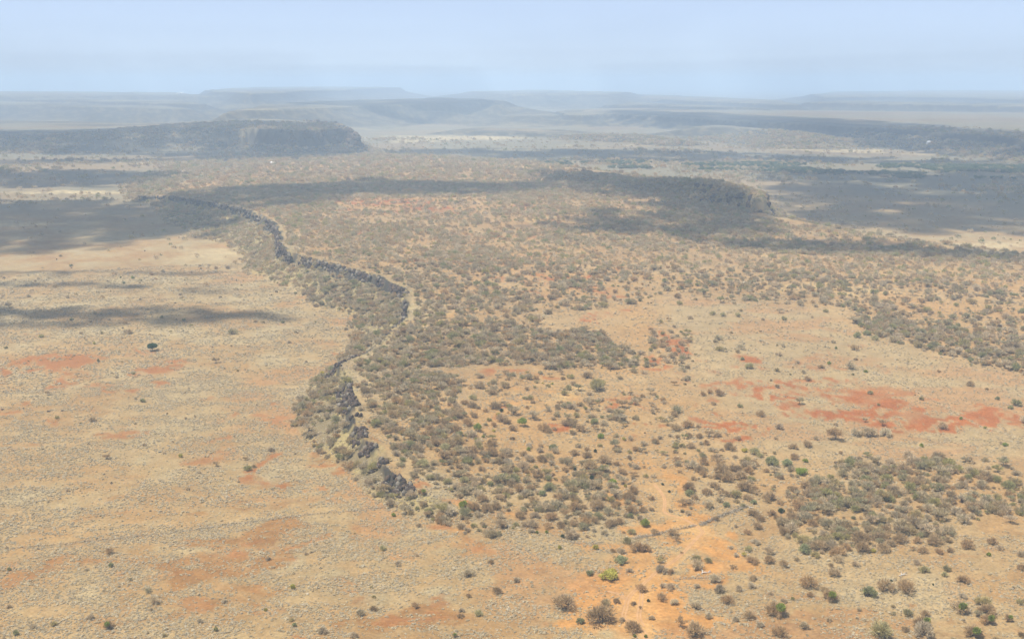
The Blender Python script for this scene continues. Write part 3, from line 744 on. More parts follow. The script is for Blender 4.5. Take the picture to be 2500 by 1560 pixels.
def cover(x, y, reg, din, slope, cl=None):
    r = np.hypot(x, y)
    c = np.full(x.shape, .004); c[(reg == 0) & (r > 560)] = .010
    c[(r < 420) & (x > 60)] = .035
    for P, v, rg in DENS_XY:
        q = (fbm(x, y, rg * 1.6, 77, 3) - .5) * 2 * rg; q2 = (fbm(x, y, rg * 1.6, 78, 3) - .5) * 2 * rg
        m = inside(x + q, y + q2, P); c[m] = v
    nz = fbm(x, y, 34, 79, 4)
    c = np.where(c > .03, np.clip(c + (nz - .5) * 1.0 * np.minimum(c, 1 - c) * 2.4, 0, .92), c)
    c = np.where(reg == 2, np.clip(SLOPE_COVER * (.6 + 1.0 * nz) * np.minimum(1, .45 + slope * 1.5), 0, .8), c)
    c = np.where((reg == 1) & (din < 5), .05, c); c = np.where((reg == 2) & (din > -6) & (r < 560), .42, c)
    c = np.where((reg == 1) & (r > 780) & (c > .1), np.minimum(c * 1.35, .9), c)
    if cl is not None: c = np.where((reg == 1) & (cl < -.15), .86, c)
    # far flats
    c = np.where((reg == 2) & (r > 760) & (x > 120), .75, c)
    fl = fbm(x, y, 150, 80, 3)
    c = np.where((reg == 3) & (r < 1300), .025 + .05 * (fl > .58), c)
    c = np.where((reg == 3) & (r >= 1300), .03 + .22 * sstep(.5, .62, fl), c)
    c = np.where(reg >= 10, np.where(slope > .2, .55, .10 + .4 * sstep(.45, .6, fl)), c)
    c = np.where((reg == 0) & (r > 1300), .02 + .15 * sstep(.5, .65, fl), c)
    return c
# ------------------------------------------------------------------ plants picked out one by one on the photo
# (left edge, top edge, scale of the print) : x of the foot, y of the foot, width on the print, colour, form
# colours b brown, g grey, o olive, p pale, d dark green, v bright green, y yellow green, s grey green, m brown with a green part
CROPS = [
((1500,1310,4.846),"""735,65,130,bu 150,85,140,o 270,185,200,b 375,180,150,b 795,200,50,bu 70,200,130,g 90,325,200,s 180,425,90,g 540,310,130,ou 970,295,130,o 1110,310,120,o
1380,150,60,g 1675,95,120,g 1595,175,110,o 1540,235,80,yu 1440,240,80,g 1635,325,160,b 1840,320,180,b 2000,365,140,bu 1410,385,90,bu 2240,100,220,o 2255,200,170,s 2390,250,130,o 665,445,110,b 560,430,170,g
980,385,190,p 1650,520,120,b 1620,610,120,g 2310,615,230,b 2320,715,100,b 1200,545,170,p 980,610,90,g 1250,670,170,g 1475,645,110,g 660,635,130,g 310,650,160,b 570,765,150,b 405,770,50,d 225,810,80,b 310,855,60,bu
30,790,100,b 1340,800,190,b 710,810,120,p 1920,940,270,m 1600,985,180,b 1440,1000,100,g 1730,1070,120,g 1965,1195,230,b 785,1065,180,bu 210,1140,230,b 960,1255,280,b 240,1200,50,v 375,1200,50,v 90,1010,100,g 1850,690,70,g 965,860,150,p 1120,970,110,p 860,1105,150,p 440,985,90,p 570,600,90,g 2010,780,90,g"""),
((2000,1310,4.846),"""230,240,220,b 330,160,160,b 520,200,220,b 770,185,180,b 500,90,260,b 970,80,200,b 1170,80,130,b 1380,105,210,b 1235,200,130,b 1420,205,110,b 1560,185,100,b 1115,165,80,bu 1765,140,190,b 2060,100,150,b 2400,235,120,g
235,300,150,p 440,355,110,g 640,190,80,y 2010,230,60,v 1160,330,110,g 1250,425,130,o 1510,410,110,o 1490,475,100,o 1720,555,170,b 2410,395,120,b 800,655,220,b 1050,680,250,b 600,720,190,s 150,770,220,m 1700,735,110,g 1665,905,210,m
1950,830,200,o 2010,940,230,b 2005,1040,190,m 2245,1000,130,m 1060,945,140,o 1260,945,140,b 2390,805,110,o 740,1190,330,o 1230,1080,220,m 1260,1205,270,g 1840,1210,230,m 120,1005,80,g 455,975,50,g 2300,610,40,g 855,530,36,d 2400,1212,100,b 2150,160,90,g 1350,575,30,d 1720,1010,60,g"""),
((1500,1060,4.846),"""30,375,110,b 110,75,60,y 200,75,90,g 540,60,80,g 750,50,80,b 880,40,100,b 1010,50,110,b 1120,40,150,bu 1230,40,110,b 1470,70,90,b 265,200,120,b 180,230,80,o 580,250,110,ou 835,240,50,o 740,330,130,bu 590,400,80,g 775,460,70,bu 90,480,130,b 225,505,120,bu
250,410,110,g 1060,360,140,b 1040,275,100,o 1235,375,180,bu 1090,125,100,b 910,170,110,b 810,155,90,o 1370,195,170,b 1545,210,90,y 1660,250,150,o 1730,275,90,o 1430,285,70,g 1650,375,140,b 1870,380,200,s 2050,380,160,s 2130,300,120,b 2260,335,80,v 2230,490,170,v 2120,180,130,b 2280,155,140,b
1910,65,60,g 2390,70,80,g 1050,500,120,b 940,545,90,b 570,605,40,d 1850,490,50,o 650,690,40,d 130,625,50,y 220,700,160,b 180,795,180,b 40,840,100,b 200,940,170,b 340,920,120,b 440,910,80,b 890,670,170,b 1100,720,140,b 1190,650,150,b 1290,740,150,bu 960,770,120,b 810,860,160,bu 890,830,120,g 900,730,140,s
1560,690,220,b 1690,720,130,bu 1280,470,200,b 1440,460,200,b 1600,470,150,b 1350,560,200,b 1500,545,200,b 1240,540,140,b 1580,790,150,b 1830,800,200,b 1650,830,90,s 1330,860,110,s 660,920,70,g 360,1100,150,v 310,1020,100,g 60,1070,150,b 470,1190,130,bu 200,1190,120,o 110,1170,50,b 690,1210,160,b
1650,980,150,b 1860,965,120,b 1730,1030,120,b 1690,1120,150,b 1440,1105,60,g 1590,1190,130,b 2260,640,180,b 2120,760,90,v 2000,1190,160,b 2110,1030,180,b 2340,1090,150,b 2170,890,220,b 1980,930,90,d"""),
((1000,1160,4.846),"""645,385,150,v 750,430,190,b 920,440,180,b 1020,400,150,b 860,330,180,b 1060,300,150,b 90,415,70,s 480,545,50,o 270,505,60,g 110,615,90,g 670,670,100,g 655,700,70,g 75,960,70,g 965,1050,90,b 1440,685,100,g 1505,690,50,v 1620,690,50,v 1810,740,80,d
1260,605,90,o 1630,640,130,bu 1790,625,140,b 1310,520,150,b 1480,510,130,g 1680,530,180,b 1850,500,180,bu 1950,600,150,b 2080,590,180,b 2200,570,150,b 2220,420,240,b 1950,420,180,b 2380,620,170,b 2310,710,110,p 2180,670,80,g 2110,745,70,bu 2195,880,100,y 1770,875,60,y
2405,110,120,v 150,235,130,m 240,60,120,o 445,110,140,o 640,95,130,o 310,160,60,p 950,130,110,s 840,190,130,o 1160,230,150,b 1280,190,180,b 1430,190,150,b 1570,250,120,s 2150,50,80,d 2300,240,100,g 2140,1190,110,s 2400,1170,120,y 2400,910,80,b"""),
((1000,910,4.846),"""1340,645,150,vt 815,700,130,vt 740,720,40,v 785,795,40,v 870,770,50,v 1050,510,70,y 1090,465,60,d 995,700,50,y 590,760,120,s 505,170,110,bt 390,120,100,b 300,150,90,b 450,230,110,o 750,325,110,o 650,380,120,b 980,265,130,b 1180,415,90,o 1390,425,70,b 1360,320,80,o 1430,320,100,o
1775,390,100,bu 1840,270,110,o 1880,205,110,o 2220,220,240,o 2130,265,90,g 2080,345,70,b 1920,430,140,g 1970,525,100,o 2190,610,140,s 2260,775,100,v 2180,530,90,g 2380,470,110,g 1700,560,80,g 1150,610,110,b 1000,640,100,b 1230,690,130,b 680,630,150,b 750,530,120,b 1215,795,80,b
1415,890,110,g 1410,925,60,v 1540,950,110,g 1700,915,130,s 1680,1060,110,bu 1345,1140,170,g 1160,1080,120,g 1560,1060,140,b 1410,1050,150,g 2100,1010,140,b 2100,920,90,b 2195,940,50,d 1950,980,140,b 1870,1050,100,b 2250,880,80,o 1840,1170,90,b 1960,1155,50,d 2330,1080,200,b
1315,105,60,bu 1270,145,60,bu 1580,140,40,yu 1690,140,40,y 1815,85,80,b 960,880,170,b 820,900,150,o 420,930,170,o 400,780,130,o 150,1120,180,o"""),
((1550,600,2.5505),"""485,432,48,o 548,442,46,o 640,443,50,o 798,466,30,g 928,466,50,o 1193,416,40,o 348,458,44,g 163,480,36,o 270,328,55,b 1128,383,40,g 397,287,34,o 598,548,26,g 530,655,60,o 670,713,36,s 713,768,64,o 905,688,38,g 1012,733,38,g 1160,765,48,b 1210,738,26,v 1253,643,20,v
1377,714,28,b 1075,842,56,b 525,935,80,b 425,935,46,b 468,920,50,b 788,1062,70,b 1358,806,24,o 1440,790,30,v 1467,925,42,o 1788,962,36,o 2091,875,56,b 2192,900,26,b 2262,960,38,s 2343,1018,40,s 2033,1083,24,v 2183,1140,24,y 330,1135,90,b 905,1145,60,g 647,1212,46,g 1252,1215,110,bt
1380,1185,90,p 1470,1190,110,p 1570,1190,90,p 1075,1252,76,b 985,1268,62,b 1253,1122,36,g 1787,1252,34,v 2310,1248,40,v 2280,1235,30,g 1285,1298,36,b 1390,575,60,s 1450,560,60,s 1500,590,60,o"""),
((0,600,2.749),"""270,613,28,y 38,692,30,o 682,592,30,o 630,663,22,y 822,556,20,g 1002,600,20,g 820,625,16,g 657,780,24,s 188,777,16,g 785,888,28,g 345,858,18,g 955,1052,44,s 910,1030,24,g 1420,684,26,g 1552,677,22,g 1943,655,34,g 2055,785,26,g 1120,1130,18,g 1306,1152,24,g 908,1200,26,g
542,1195,20,o 968,1343,36,g 1158,1320,24,g 1215,1420,34,y 1102,1398,24,g 1818,1383,52,g 1980,1400,22,g 205,1440,26,g 340,1450,14,g 478,505,34,s 730,502,30,g 1085,487,34,s 1230,506,36,s 1388,487,30,g 1770,484,26,g 1897,520,32,s 300,484,20,g 1203,430,20,g 988,432,26,g 452,352,32,g 940,364,24,g 1175,388,20,g
1408,303,16,g 1210,334,28,g 1578,330,16,g 1478,352,28,g 187,346,34,g 18,342,26,g 285,270,22,g 174,270,24,g 235,240,22,g 720,243,20,g 828,256,30,s 888,222,28,v 810,218,18,s 1025,236,22,g 708,285,20,g 742,305,14,g 937,252,18,g 1152,256,16,g 1252,258,16,g 1586,238,20,g 1620,270,18,g
1012,198,34,b 1090,182,34,g 1345,158,26,g 1447,158,34,g 1530,158,40,g 1340,140,24,g 1400,138,28,g 474,138,28,s 378,96,18,g 406,74,26,g 970,38,16,g 24,220,24,g 1855,315,28,g 1982,325,26,s 2270,760,30,y 2160,860,40,y"""),
((0,1100,2.851),"""1143,25,20,g 470,285,36,g 1305,275,36,g 773,230,26,g 570,410,30,g 252,362,18,g 405,186,22,g 1660,222,26,g 63,835,34,s 770,810,40,s 45,680,30,g 265,688,20,g 830,950,28,g 2040,965,46,y 2130,725,34,g 1075,1068,70,pt 1050,1115,34,g 1560,1060,46,g 1865,765,44,g 630,1175,60,g
372,1220,48,o 228,1240,54,g 750,1240,90,m 108,1285,48,s 1390,1200,50,g 1500,1258,40,s 2245,1275,74,g 2050,1222,36,s 1850,1118,30,y 2030,1188,40,o 60,1095,40,g 1385,160,30,g"""),
((700,1100,2.692),"""628,655,62,o 730,758,60,g 850,692,36,g 700,435,36,v 858,390,40,s 1075,460,24,o 868,500,44,g 1343,742,48,b 1508,865,52,g 1378,945,80,b 1193,965,46,b 843,1033,60,b 575,1053,62,b 570,968,36,o 555,905,30,o 1150,1060,50,g 1142,1098,54,b 1260,1085,70,o 45,910,40,y 240,1200,70,g 440,1238,70,g
1100,1225,50,m 35,1120,40,o 1175,545,50,g 955,440,26,g 130,685,36,g 1825,1055,170,b 2060,1150,230,b 1930,1140,70,s 1775,1060,60,b 2140,1000,110,b 2270,1190,120,b 2330,925,84,b 2120,860,140,y 1990,830,70,o 2205,745,100,y 2300,660,120,b 2360,660,90,b"""),
]
LANDMARKS = [  # photo place, what it is called
 (372,857,'the lone dark green tree'),(1133,1240,'the bright green bush at the plateau foot'),(1496,1183,'the bright green tree above the track'),(1574,1287,'the green tree by the brush fence'),
 (1583,1469,'the small dark tree by the track fork'),(1706,1286,'the track gap in the brush fence'),(1896,1504,'the big brown bush on bare soil'),(2205,1405,'the white fallen trunk'),
 (2414,1525,'the bush with vivid green top'),(2153,1555,'the biggest bush on the bare strip'),(1966,1129,'the small dense green bush'),(1276,1043,'the drooping green tree in the clearing'),
 (2041,1076,'the wide dark thorn tree'),(2456,1089,'the bright green bush on red soil'),(1740,769,'the row of three round bushes'),(2370,943,'the solitary dark bush in the swale'),
 (1750,1052,'the brightest red soil patch'),(952,1152,'the tip of the nearest cliff'),(822,890,'the top of the near spur'),(999,712,'the end of the long rim cliff'),(689,609,'the bend of the rim cliff'),
 (715,1438,'the yellow-tipped bush on the plain'),(263,1535,'the half-green bush at the lower edge'),(933,1343,'the dark round bush on open grass'),(1168,1503,'the dark dense bush on grass'),
 (1465,1527,'the widest bush beside the track'),(700,1264,'the thickest stretch of brush fence'),(442,1116,'the yellow bush among red patches'),(174,784,'the bush at the shade edge'),
 (323,681,'the green bush in striped shade'),(2110,815,'the green thicket on the right rise'),(1271,932,'the two tiny umbrella trees'),(2051,1190,'the pale green bush in the thicket'),(1896,1195,'the bleached stump'),
 (2420,1240,'the dense thicket on the far right'),(1100,950,'the bushy side of the near spur'),(1200,860,'the dense belt of scrub across the plateau')]
LM_SELF = {(1133,1240):'broad bright green leafy bush at the foot of the plateau',(1496,1183):'bright green leafy tree standing clear on pale ground above the track',
 (1574,1287):'green flat-topped leafy bush in front of a grey bush near the brush fence',(1583,1469):'small dark green tree alone on orange soil beside the track fork',
 (1896,1504):'big brown domed thorn bush with green tips on bare brown soil',(2414,1525):'brown bush with vivid green top, foremost of a clump of three',
 (2153,1555):'biggest olive thorn bush, on bare brown soil at the lower edge',(1966,1129):'small dense green bush casting a dark shadow on grey grass',
 (1276,1043):'tall drooping pale green tree alone in the sandy clearing',(2041,1076):'wide dark leafless thorn tree with visible trunk on pale grass',
 (2456,1089):'bright green rounded bush beside red soil at the right',(1740,769):'largest of three round olive bushes in a row on open grass',
 (2370,943):'solitary dark brown bush on bare brown ground of the swale',(715,1438):'small bush with yellow-green tips alone on the open plain',
 (263,1535):'grey-brown bush half covered in yellow-green leaves at the lower edge',(933,1343):'dark olive round bush alone on open straw grass',
 (1168,1503):'dense olive bush beside two grey ones on open grass',(1465,1527):'widest brown bush beside the dirt track',(442,1116):'small yellow-green bush among red soil patches',
 (174,784):'small grey-green bush at the front edge of the cloud shadow',(323,681):'small bright green bush on the striped far plain'}
ORD = ['nearest', 'second', 'third', 'fourth', 'fifth', 'sixth', 'seventh', 'eighth', 'ninth', 'tenth'] + ['%dth' % i if i % 10 not in (1, 2, 3) or i in (11, 12, 13) else '%d%s' % (i, {1: 'st', 2: 'nd', 3: 'rd'}[i % 10]) for i in range(11, 90)]
SECT = ['right of', 'behind and right of', 'behind', 'behind and left of', 'left of', 'before and left of', 'before', 'before and right of']
CNAME = {'b': 'brown', 'g': 'grey', 'o': 'olive', 'p': 'pale grey', 'd': 'dark green', 'v': 'bright green', 'y': 'yellow-green', 's': 'grey-green', 'm': 'half-green'}
CMAT = {'b': 'brown', 'g': 'grey', 'o': 'olive', 'p': 'pale', 'd': 'dark', 'v': 'green', 'y': 'yellow', 's': 'sage', 'm': 'brown'}

ind = []   # dicts: u, v, w (photo px), colour, form
for (x0, y0, k), txt in CROPS:
    for e in txt.split():
        a = e.split(','); c = a[3]
        ind.append(dict(u=x0 + float(a[0]) / k, v=y0 + float(a[1]) / k, w=float(a[2]) / k, c=c[0], f=c[1:] or 'r'))
keep = []
for q in ind:
    if not any(abs(q['u'] - o['u']) < .42 * (q['w'] + o['w']) * .6 and abs(q['v'] - o['v']) < .25 * (q['w'] + o['w']) * .6 for o in keep): keep.append(q)
ind = keep
_u = np.array([q['u'] for q in ind]); _v = np.array([q['v'] for q in ind])
IX, IY, IZ = cast(_u, np.minimum(_v, 1556))
for q, a, b_, z in zip(ind, IX, IY, IZ):
    dist = math.sqrt(a * a + b_ * b_ + (CAM_H - z) ** 2)
    q['R'] = max(.35, .5 * q['w'] * dist / FPX * 1.0); q['p'] = (a, b_ + q['R'] * .35, z)
    x, y = q['p'][:2]; q['p'] = (x, y, float(terrain(np.array([x]), np.array([y]))[0]))

# ------------------------------------------------------------------ scrub scattered by the density drawn above
def sector_points(r0, r1, per_m2, seed):
    g = np.random.default_rng(seed); half = R(30.5)
    n = int(half * (r1 * r1 - r0 * r0) * per_m2)
    r = np.sqrt(g.uniform(r0 * r0, r1 * r1, n)); a = g.uniform(-half, half, n)
    return np.sin(a) * r, np.cos(a) * r, g
SC = []
for r0, r1, dens, rm, sd in ((205, 480, .20, 1.45, 1), (480, 800, .16, 1.6, 2), (800, 1350, .10, 1.9, 3), (1350, 2600, .022, 3.2, 4)):
    x, y, g = sector_points(r0, r1, dens, sd)
    z, reg, din, slope, cl = terrain(x, y, True)
    c = cover(x, y, reg, din, slope, cl)
    rad = rm * np.minimum(np.exp(g.normal(-.08, .45, len(x))), 1.9); area = math.pi * (rm * 1.05) ** 2
    pk = -np.log(1 - np.clip(c, 0, .93)) / (area * dens) * 1.15
    k = (g.random(len(x)) < pk) & (cl < .5)
    SC.append(np.stack([x, y, z, rad, g.uniform(0, 6.283, len(x)), reg], 1)[k])
SC = np.concatenate(SC)
# keep clear of the plants already picked out, and of the track
ip = np.array([q['p'] for q in ind]); ir = np.array([q['R'] for q in ind])
okk = np.ones(len(SC), bool); near = np.where(np.hypot(SC[:, 0], SC[:, 1]) < 900)[0]
for s in range(0, len(near), 2000):
    ii = near[s:s + 2000]
    d = np.hypot(SC[ii, 0][:, None] - ip[None, :, 0], SC[ii, 1][:, None] - ip[None, :, 1])
    okk[ii] = (d > ir[None] * .75 + SC[ii, 3][:, None] * .6).all(1)
for tr in (TRACK_A, TRACK_C):
    p = np.array(tr, float); P = np.stack(unproj(p[:, 0], p[:, 1], 1.2), 1); m = np.where(np.hypot(SC[:, 0], SC[:, 1]) < 460)[0]
    dd, _ = polydist(SC[m, 0], SC[m, 1], P, closed=False); okk[m] &= dd > 2.2 + SC[m, 3]
SC = SC[okk]
# the largest in the picture become plants of their own, up to 300 thorn bushes
n_thorn = sum(1 for q in ind if q['f'] == 'r' and q['c'] in 'bgopm' and q['R'] > 1.05)
su, sv = project(SC[:, 0], SC[:, 1], SC[:, 2]); app = SC[:, 3] / np.hypot(SC[:, 0], SC[:, 1])
vis = (su > 10) & (su < 2490) & (sv < 1550); order = np.argsort(-np.where(vis, app, 0))
take = order[:max(0, 298 - n_thorn)]
g = np.random.default_rng(5)
for i in take:
    ind.append(dict(u=float(su[i]), v=float(sv[i]), w=float(2 * app[i] * FPX), c='bbbgggo'[g.integers(7)], f='r', R=float(SC[i, 3]), p=tuple(SC[i, :3])))
SC = np.delete(SC, take, 0)

# ------------------------------------------------------------------ build the single plants
def kind_of(q):
    if q['f'] == 'u' or q['f'] == 't': return 'acacia_tree'
    if q['c'] in 'dvys': return 'leafy_bush'
    return 'thorn_bush' if q['R'] > 1.05 else 'dwarf_shrub'
for q in ind: q['k'] = kind_of(q)
FORM = {'r': 'round', 'u': 'umbrella', 't': 'tree'}
PROTO = {}
def proto(form, c, leaf, var):
    key = (form, c, leaf, var)
    if key not in PROTO:
        n = 1500 if leaf else 1150
        if form == 'umbrella': n = 700
        (cv, cf), (sv, sf) = plant(1000 + var * 7 + (3 if leaf else 0), form, n, .034 if leaf else .024, leaf)
        PROTO[key] = (mesh_np('crown', cv, cf, TW[CMAT[c]]), mesh_np('stem', sv, quad(sf), M_STEM if c != 'd' else M_DARKSTEM))
    return PROTO[key]
def leaf_patch(var, col):
    key = ('patch', var, col)
    if key not in PROTO:
        g = np.random.default_rng(var); u = g.normal(size=(420, 3)); u /= np.linalg.norm(u, axis=1, keepdims=True)
        p = np.array((.15, -.45, .58)) + u * np.array((.36, .30, .20)) * g.random((420, 1)) ** .4
        cv, cf = slivers(p, u, .11, .045, g); PROTO[key] = mesh_np('leaf_cluster', cv, cf, TW[col])
    return PROTO[key]
used = set()
uu = np.array([q['u'] for q in ind]); vv = np.array([q['v'] for q in ind])
keys = np.array([q['k'] + q['c'] for q in ind])
LMA = np.array([(a, b_) for a, b_, _ in LANDMARKS], float)
SELF = {}
for (a, b_), lab in LM_SELF.items():
    i = int(np.argmin(np.hypot(uu - a, vv - b_))); SELF[i] = lab
def sector(du, dv): return int(round(math.atan2(-dv * 1.6, du) / (math.pi / 4))) % 8
SECM = []
for L, (a, b_) in enumerate(LMA):
    ang = np.round(np.arctan2(-(vv - b_) * 1.6, uu - a) / (math.pi / 4)).astype(int) % 8
    SECM.append((ang, np.hypot(uu - a, (vv - b_) * 1.6)))
NOUN = {'acacia_tree': 'thorn tree', 'leafy_bush': 'leafy bush', 'thorn_bush': 'thorn bush', 'dwarf_shrub': 'low shrub'}
GROUP = {'acacia_tree': 'acacia trees of the savanna', 'leafy_bush': 'green bushes in leaf', 'thorn_bush': 'leafless thorn bushes', 'dwarf_shrub': 'low shrubs on the plain'}
CAT = {'acacia_tree': 'tree', 'leafy_bush': 'bush', 'thorn_bush': 'bush', 'dwarf_shrub': 'shrub'}
def label_for(i):
    q = ind[i]
    if i in SELF: return SELF[i]
    ds = [SECM[L][1][i] for L in range(len(LMA))]
    for L in np.argsort(ds):
        if ds[L] < 6: continue
        ang, dd = SECM[L]
        same = (keys == keys[i]) & (ang == ang[i])
        rank = int((dd[same] < dd[i]).sum())
        sz = 'large ' if q['R'] > 2.6 else ('small ' if q['R'] < 1.0 and q['k'] != 'dwarf_shrub' else '')
        fm = 'flat-topped ' if q['f'] == 'u' else ''
        lab = f"{sz}{CNAME[q['c']]} {fm}{NOUN[q['k']]}, {ORD[rank]} such one {SECT[ang[i]]} {LANDMARKS[L][2]}"
        if lab not in used and len(lab.replace('-', ' ').split()) <= 16: return lab
    for L in np.argsort(ds):
        ang, dd = SECM[L]; same = (keys == keys[i]) & (ang == ang[i]); rank = int((dd[same] < dd[i]).sum())
        lab = f"{CNAME[q['c']]} {NOUN[q['k']]}, {ORD[rank]} {SECT[ang[i]]} {LANDMARKS[L][2]}"
        if ds[L] > 6 and lab not in used: return lab
g = np.random.default_rng(77)
for i, q in enumerate(ind):
    leaf = q['c'] in 'dvys'; fm = FORM[q['f']]; Rr = q['R']; var = int(g.integers(5))
    cm, sm = proto(fm, q['c'], leaf, var)
    root = bpy.data.objects.new(q['k'], None); COL.objects.link(root)
    root.location = (q['p'][0], q['p'][1], q['p'][2] - .02)
    hz = {'round': 1.38, 'umbrella': 1.15, 'tree': 1.35}[fm] * g.uniform(.9, 1.15)
    if leaf and Rr < 1.0: hz *= 1.35
    root.scale = (Rr * g.uniform(.92, 1.1), Rr * g.uniform(.92, 1.1), Rr * hz); root.rotation_euler = (0, 0, g.uniform(0, 6.283) if q['c'] != 'm' else g.uniform(-.5, .5))
    lab = label_for(i); used.add(lab); tag(root, lab, CAT[q['k']], GROUP[q['k']])
    link('crown', cm, root); link('trunk' if fm != 'round' else 'stem', sm, root)
    if q['c'] == 'm': link('leaf_cluster', leaf_patch(i % 3, 'green'), root)['label'] = 'green leafy patch on the side of the bush'

# ------------------------------------------------------------------ the one dark tree on the plain
x, y, z = (float(a[0]) for a in cast(372, 857)); gg = np.random.default_rng(9)
root = bpy.data.objects.new('umbrella_tree', None); COL.objects.link(root); root.location = (x, y, z); root.scale = (2.35, 2.35, 3.5)
tag(root, 'lone dark green umbrella tree with short trunk on the red-streaked plain', 'tree')
u = gg.normal(size=(5200, 3)); u /= np.linalg.norm(u, axis=1, keepdims=True)
p = u * np.array((1, 1, .33)) * gg.random((5200, 1)) ** .3 * (1 + .12 * np.sin(5 * np.arctan2(u[:, 1:2], u[:, 0:1]))) + np.array((0, 0, .74)); p[:, 2] = np.maximum(p[:, 2], .50 + .08 * gg.random(5200))
cv, cf = slivers(p, u, .09, .045, gg); link('crown', mesh_np('crown', cv, cf, _tw('deep_green_leaves', (.032, .066, .022), .15)), root)
ends = [(.55 * math.cos(a), .55 * math.sin(a), .62) for a in np.linspace(0, 6.28, 8)[:-1]]
sv, sf = tubes([[(0, 0, -.02), (.02, 0, .2), (0, .02, .4)]] + [[(0, 0, .32), (e[0] * .5, e[1] * .5, .48), e] for e in ends], .075, .03)
link('trunk', mesh_np('trunk', sv, quad(sf), M_DARKSTEM), root)

# ------------------------------------------------------------------ scattered scrub, grass and river trees: countless, so instanced
def scatter(name, pts, sc, rot, idx, protos, label=None):
    me = bpy.data.meshes.new(name); me.vertices.add(len(pts)); me.vertices.foreach_set('co', np.asarray(pts, np.float32).ravel())
    for nm, arr, ty, dt in (('sc', sc, 'FLOAT', np.float32), ('rot', rot, 'FLOAT', np.float32), ('pick', idx, 'INT', np.int32)):
        a = me.attributes.new(nm, ty, 'POINT'); a.data.foreach_set('value', np.asarray(arr, dt))
    ob = link(name, me); tag(ob, label, None, None, 'stuff')
    src = bpy.data.collections.new(name + '_shapes')
    for i, pm in enumerate(protos): src.objects.link(bpy.data.objects.new('%s_%02d' % (name, i), pm))
    ng = bpy.data.node_groups.new(name, 'GeometryNodeTree'); ng.interface.new_socket('Geometry', in_out='INPUT', socket_type='NodeSocketGeometry'); ng.interface.new_socket('Geometry', in_out='OUTPUT', socket_type='NodeSocketGeometry')
    N, L = ng.nodes, ng.links
    gi = N.new('NodeGroupInput'); go = N.new('NodeGroupOutput'); iop = N.new('GeometryNodeInstanceOnPoints'); ci = N.new('GeometryNodeCollectionInfo')
    ci.inputs['Collection'].default_value = src; ci.inputs['Separate Children'].default_value = True; ci.inputs['Reset Children'].default_value = True
    def attr(nm, ty):
        n = N.new('GeometryNodeInputNamedAttribute'); n.data_type = ty; n.inputs['Name'].default_value = nm; return n.outputs['Attribute']
    cx = N.new('ShaderNodeCombineXYZ'); L.new(attr('rot', 'FLOAT'), cx.inputs[2])
    L.new(gi.outputs[0], iop.inputs['Points']); L.new(ci.outputs[0], iop.inputs['Instance']); iop.inputs['Pick Instance'].default_value = True
    L.new(attr('pick', 'INT'), iop.inputs['Instance Index']); L.new(cx.outputs[0], iop.inputs['Rotation']); L.new(attr('sc', 'FLOAT'), iop.inputs['Scale'])
    L.new(iop.outputs[0], go.inputs[0])
    md = ob.modifiers.new('scatter', 'NODES'); md.node_group = ng
    return ob
def joined(parts, mats):
    V = []; F = []; mi = []; off = 0
    for (v, f), k in zip(parts, range(len(parts))):
        f = quad(f); V.append(v); F.append(f + off); mi += [k] * len(f); off += len(v)
    me = mesh_np('plant', np.concatenate(V), np.concatenate(F), mats[0])
    for m in mats[1:]: me.materials.append(m)
    me.polygons.foreach_set('material_index', np.array(mi, np.int32)); return me
def squash(part, s):
    v, f = part; return (v * np.array((1, 1, s)), f)
near_p = []; 
for i in range(8):
    a, b_ = plant(2000 + i, 'round' if i < 6 else 'umbrella', 640, .032); near_p.append(joined([squash(a, 1.38), squash(b_, 1.38)], [M_MIX, M_STEM]))
far_p = []
for i in range(6):
    a, b_ = plant(2100 + i, 'round', 260, .055); far_p.append(joined([squash(a, 1.35)], [M_MIX]))
g = np.random.default_rng(3)
rS = np.hypot(SC[:, 0], SC[:, 1]); nm = rS < 700
for msk, nme, pr in ((nm, 'scrub', near_p), (~nm, 'distant_scrub', far_p)):
    q = SC[msk]; scatter(nme, q[:, :3] - np.array((0, 0, .05)), q[:, 3], q[:, 4], g.integers(0, len(pr), len(q)), pr, 'leafless grey-brown scrub covering the land')
print('scrub', nm.sum(), (~nm).sum(), 'single', len(ind), {k: sum(q['k'] == k for q in ind) for k in CAT})

# trees along the dry river on the valley floor
band = W([(1240,384),(1420,382),(1620,380),(1900,386),(2423,392),(2800,396),(2800,428),(2423,424),(2150,420),(1900,410),(1700,402),(1500,397),(1300,392)], 2.0)
x = g.uniform(band[:, 0].min(), band[:, 0].max(), 60000); y = g.uniform(band[:, 1].min(), band[:, 1].max(), 60000)
m = inside(x, y, band); x, y = x[m], y[m]
m = fbm(x, y, 60, 91, 3) + .18 * g.random(len(x)) > .60; x, y = x[m][:3000], y[m][:3000]
river_p = []
for i in range(4):
    a, b_ = plant(2300 + i, 'tree', 420, .06, True); river_p.append(joined([a, b_], [M_MIXRIVER, M_DARKSTEM]))
scatter('river_wood', np.stack([x, y, terrain(x, y)], 1), g.uniform(2.6, 5.2, len(x)), g.uniform(0, 6.28, len(x)), g.integers(0, 4, len(x)), river_p, 'band of green trees along the dry river')

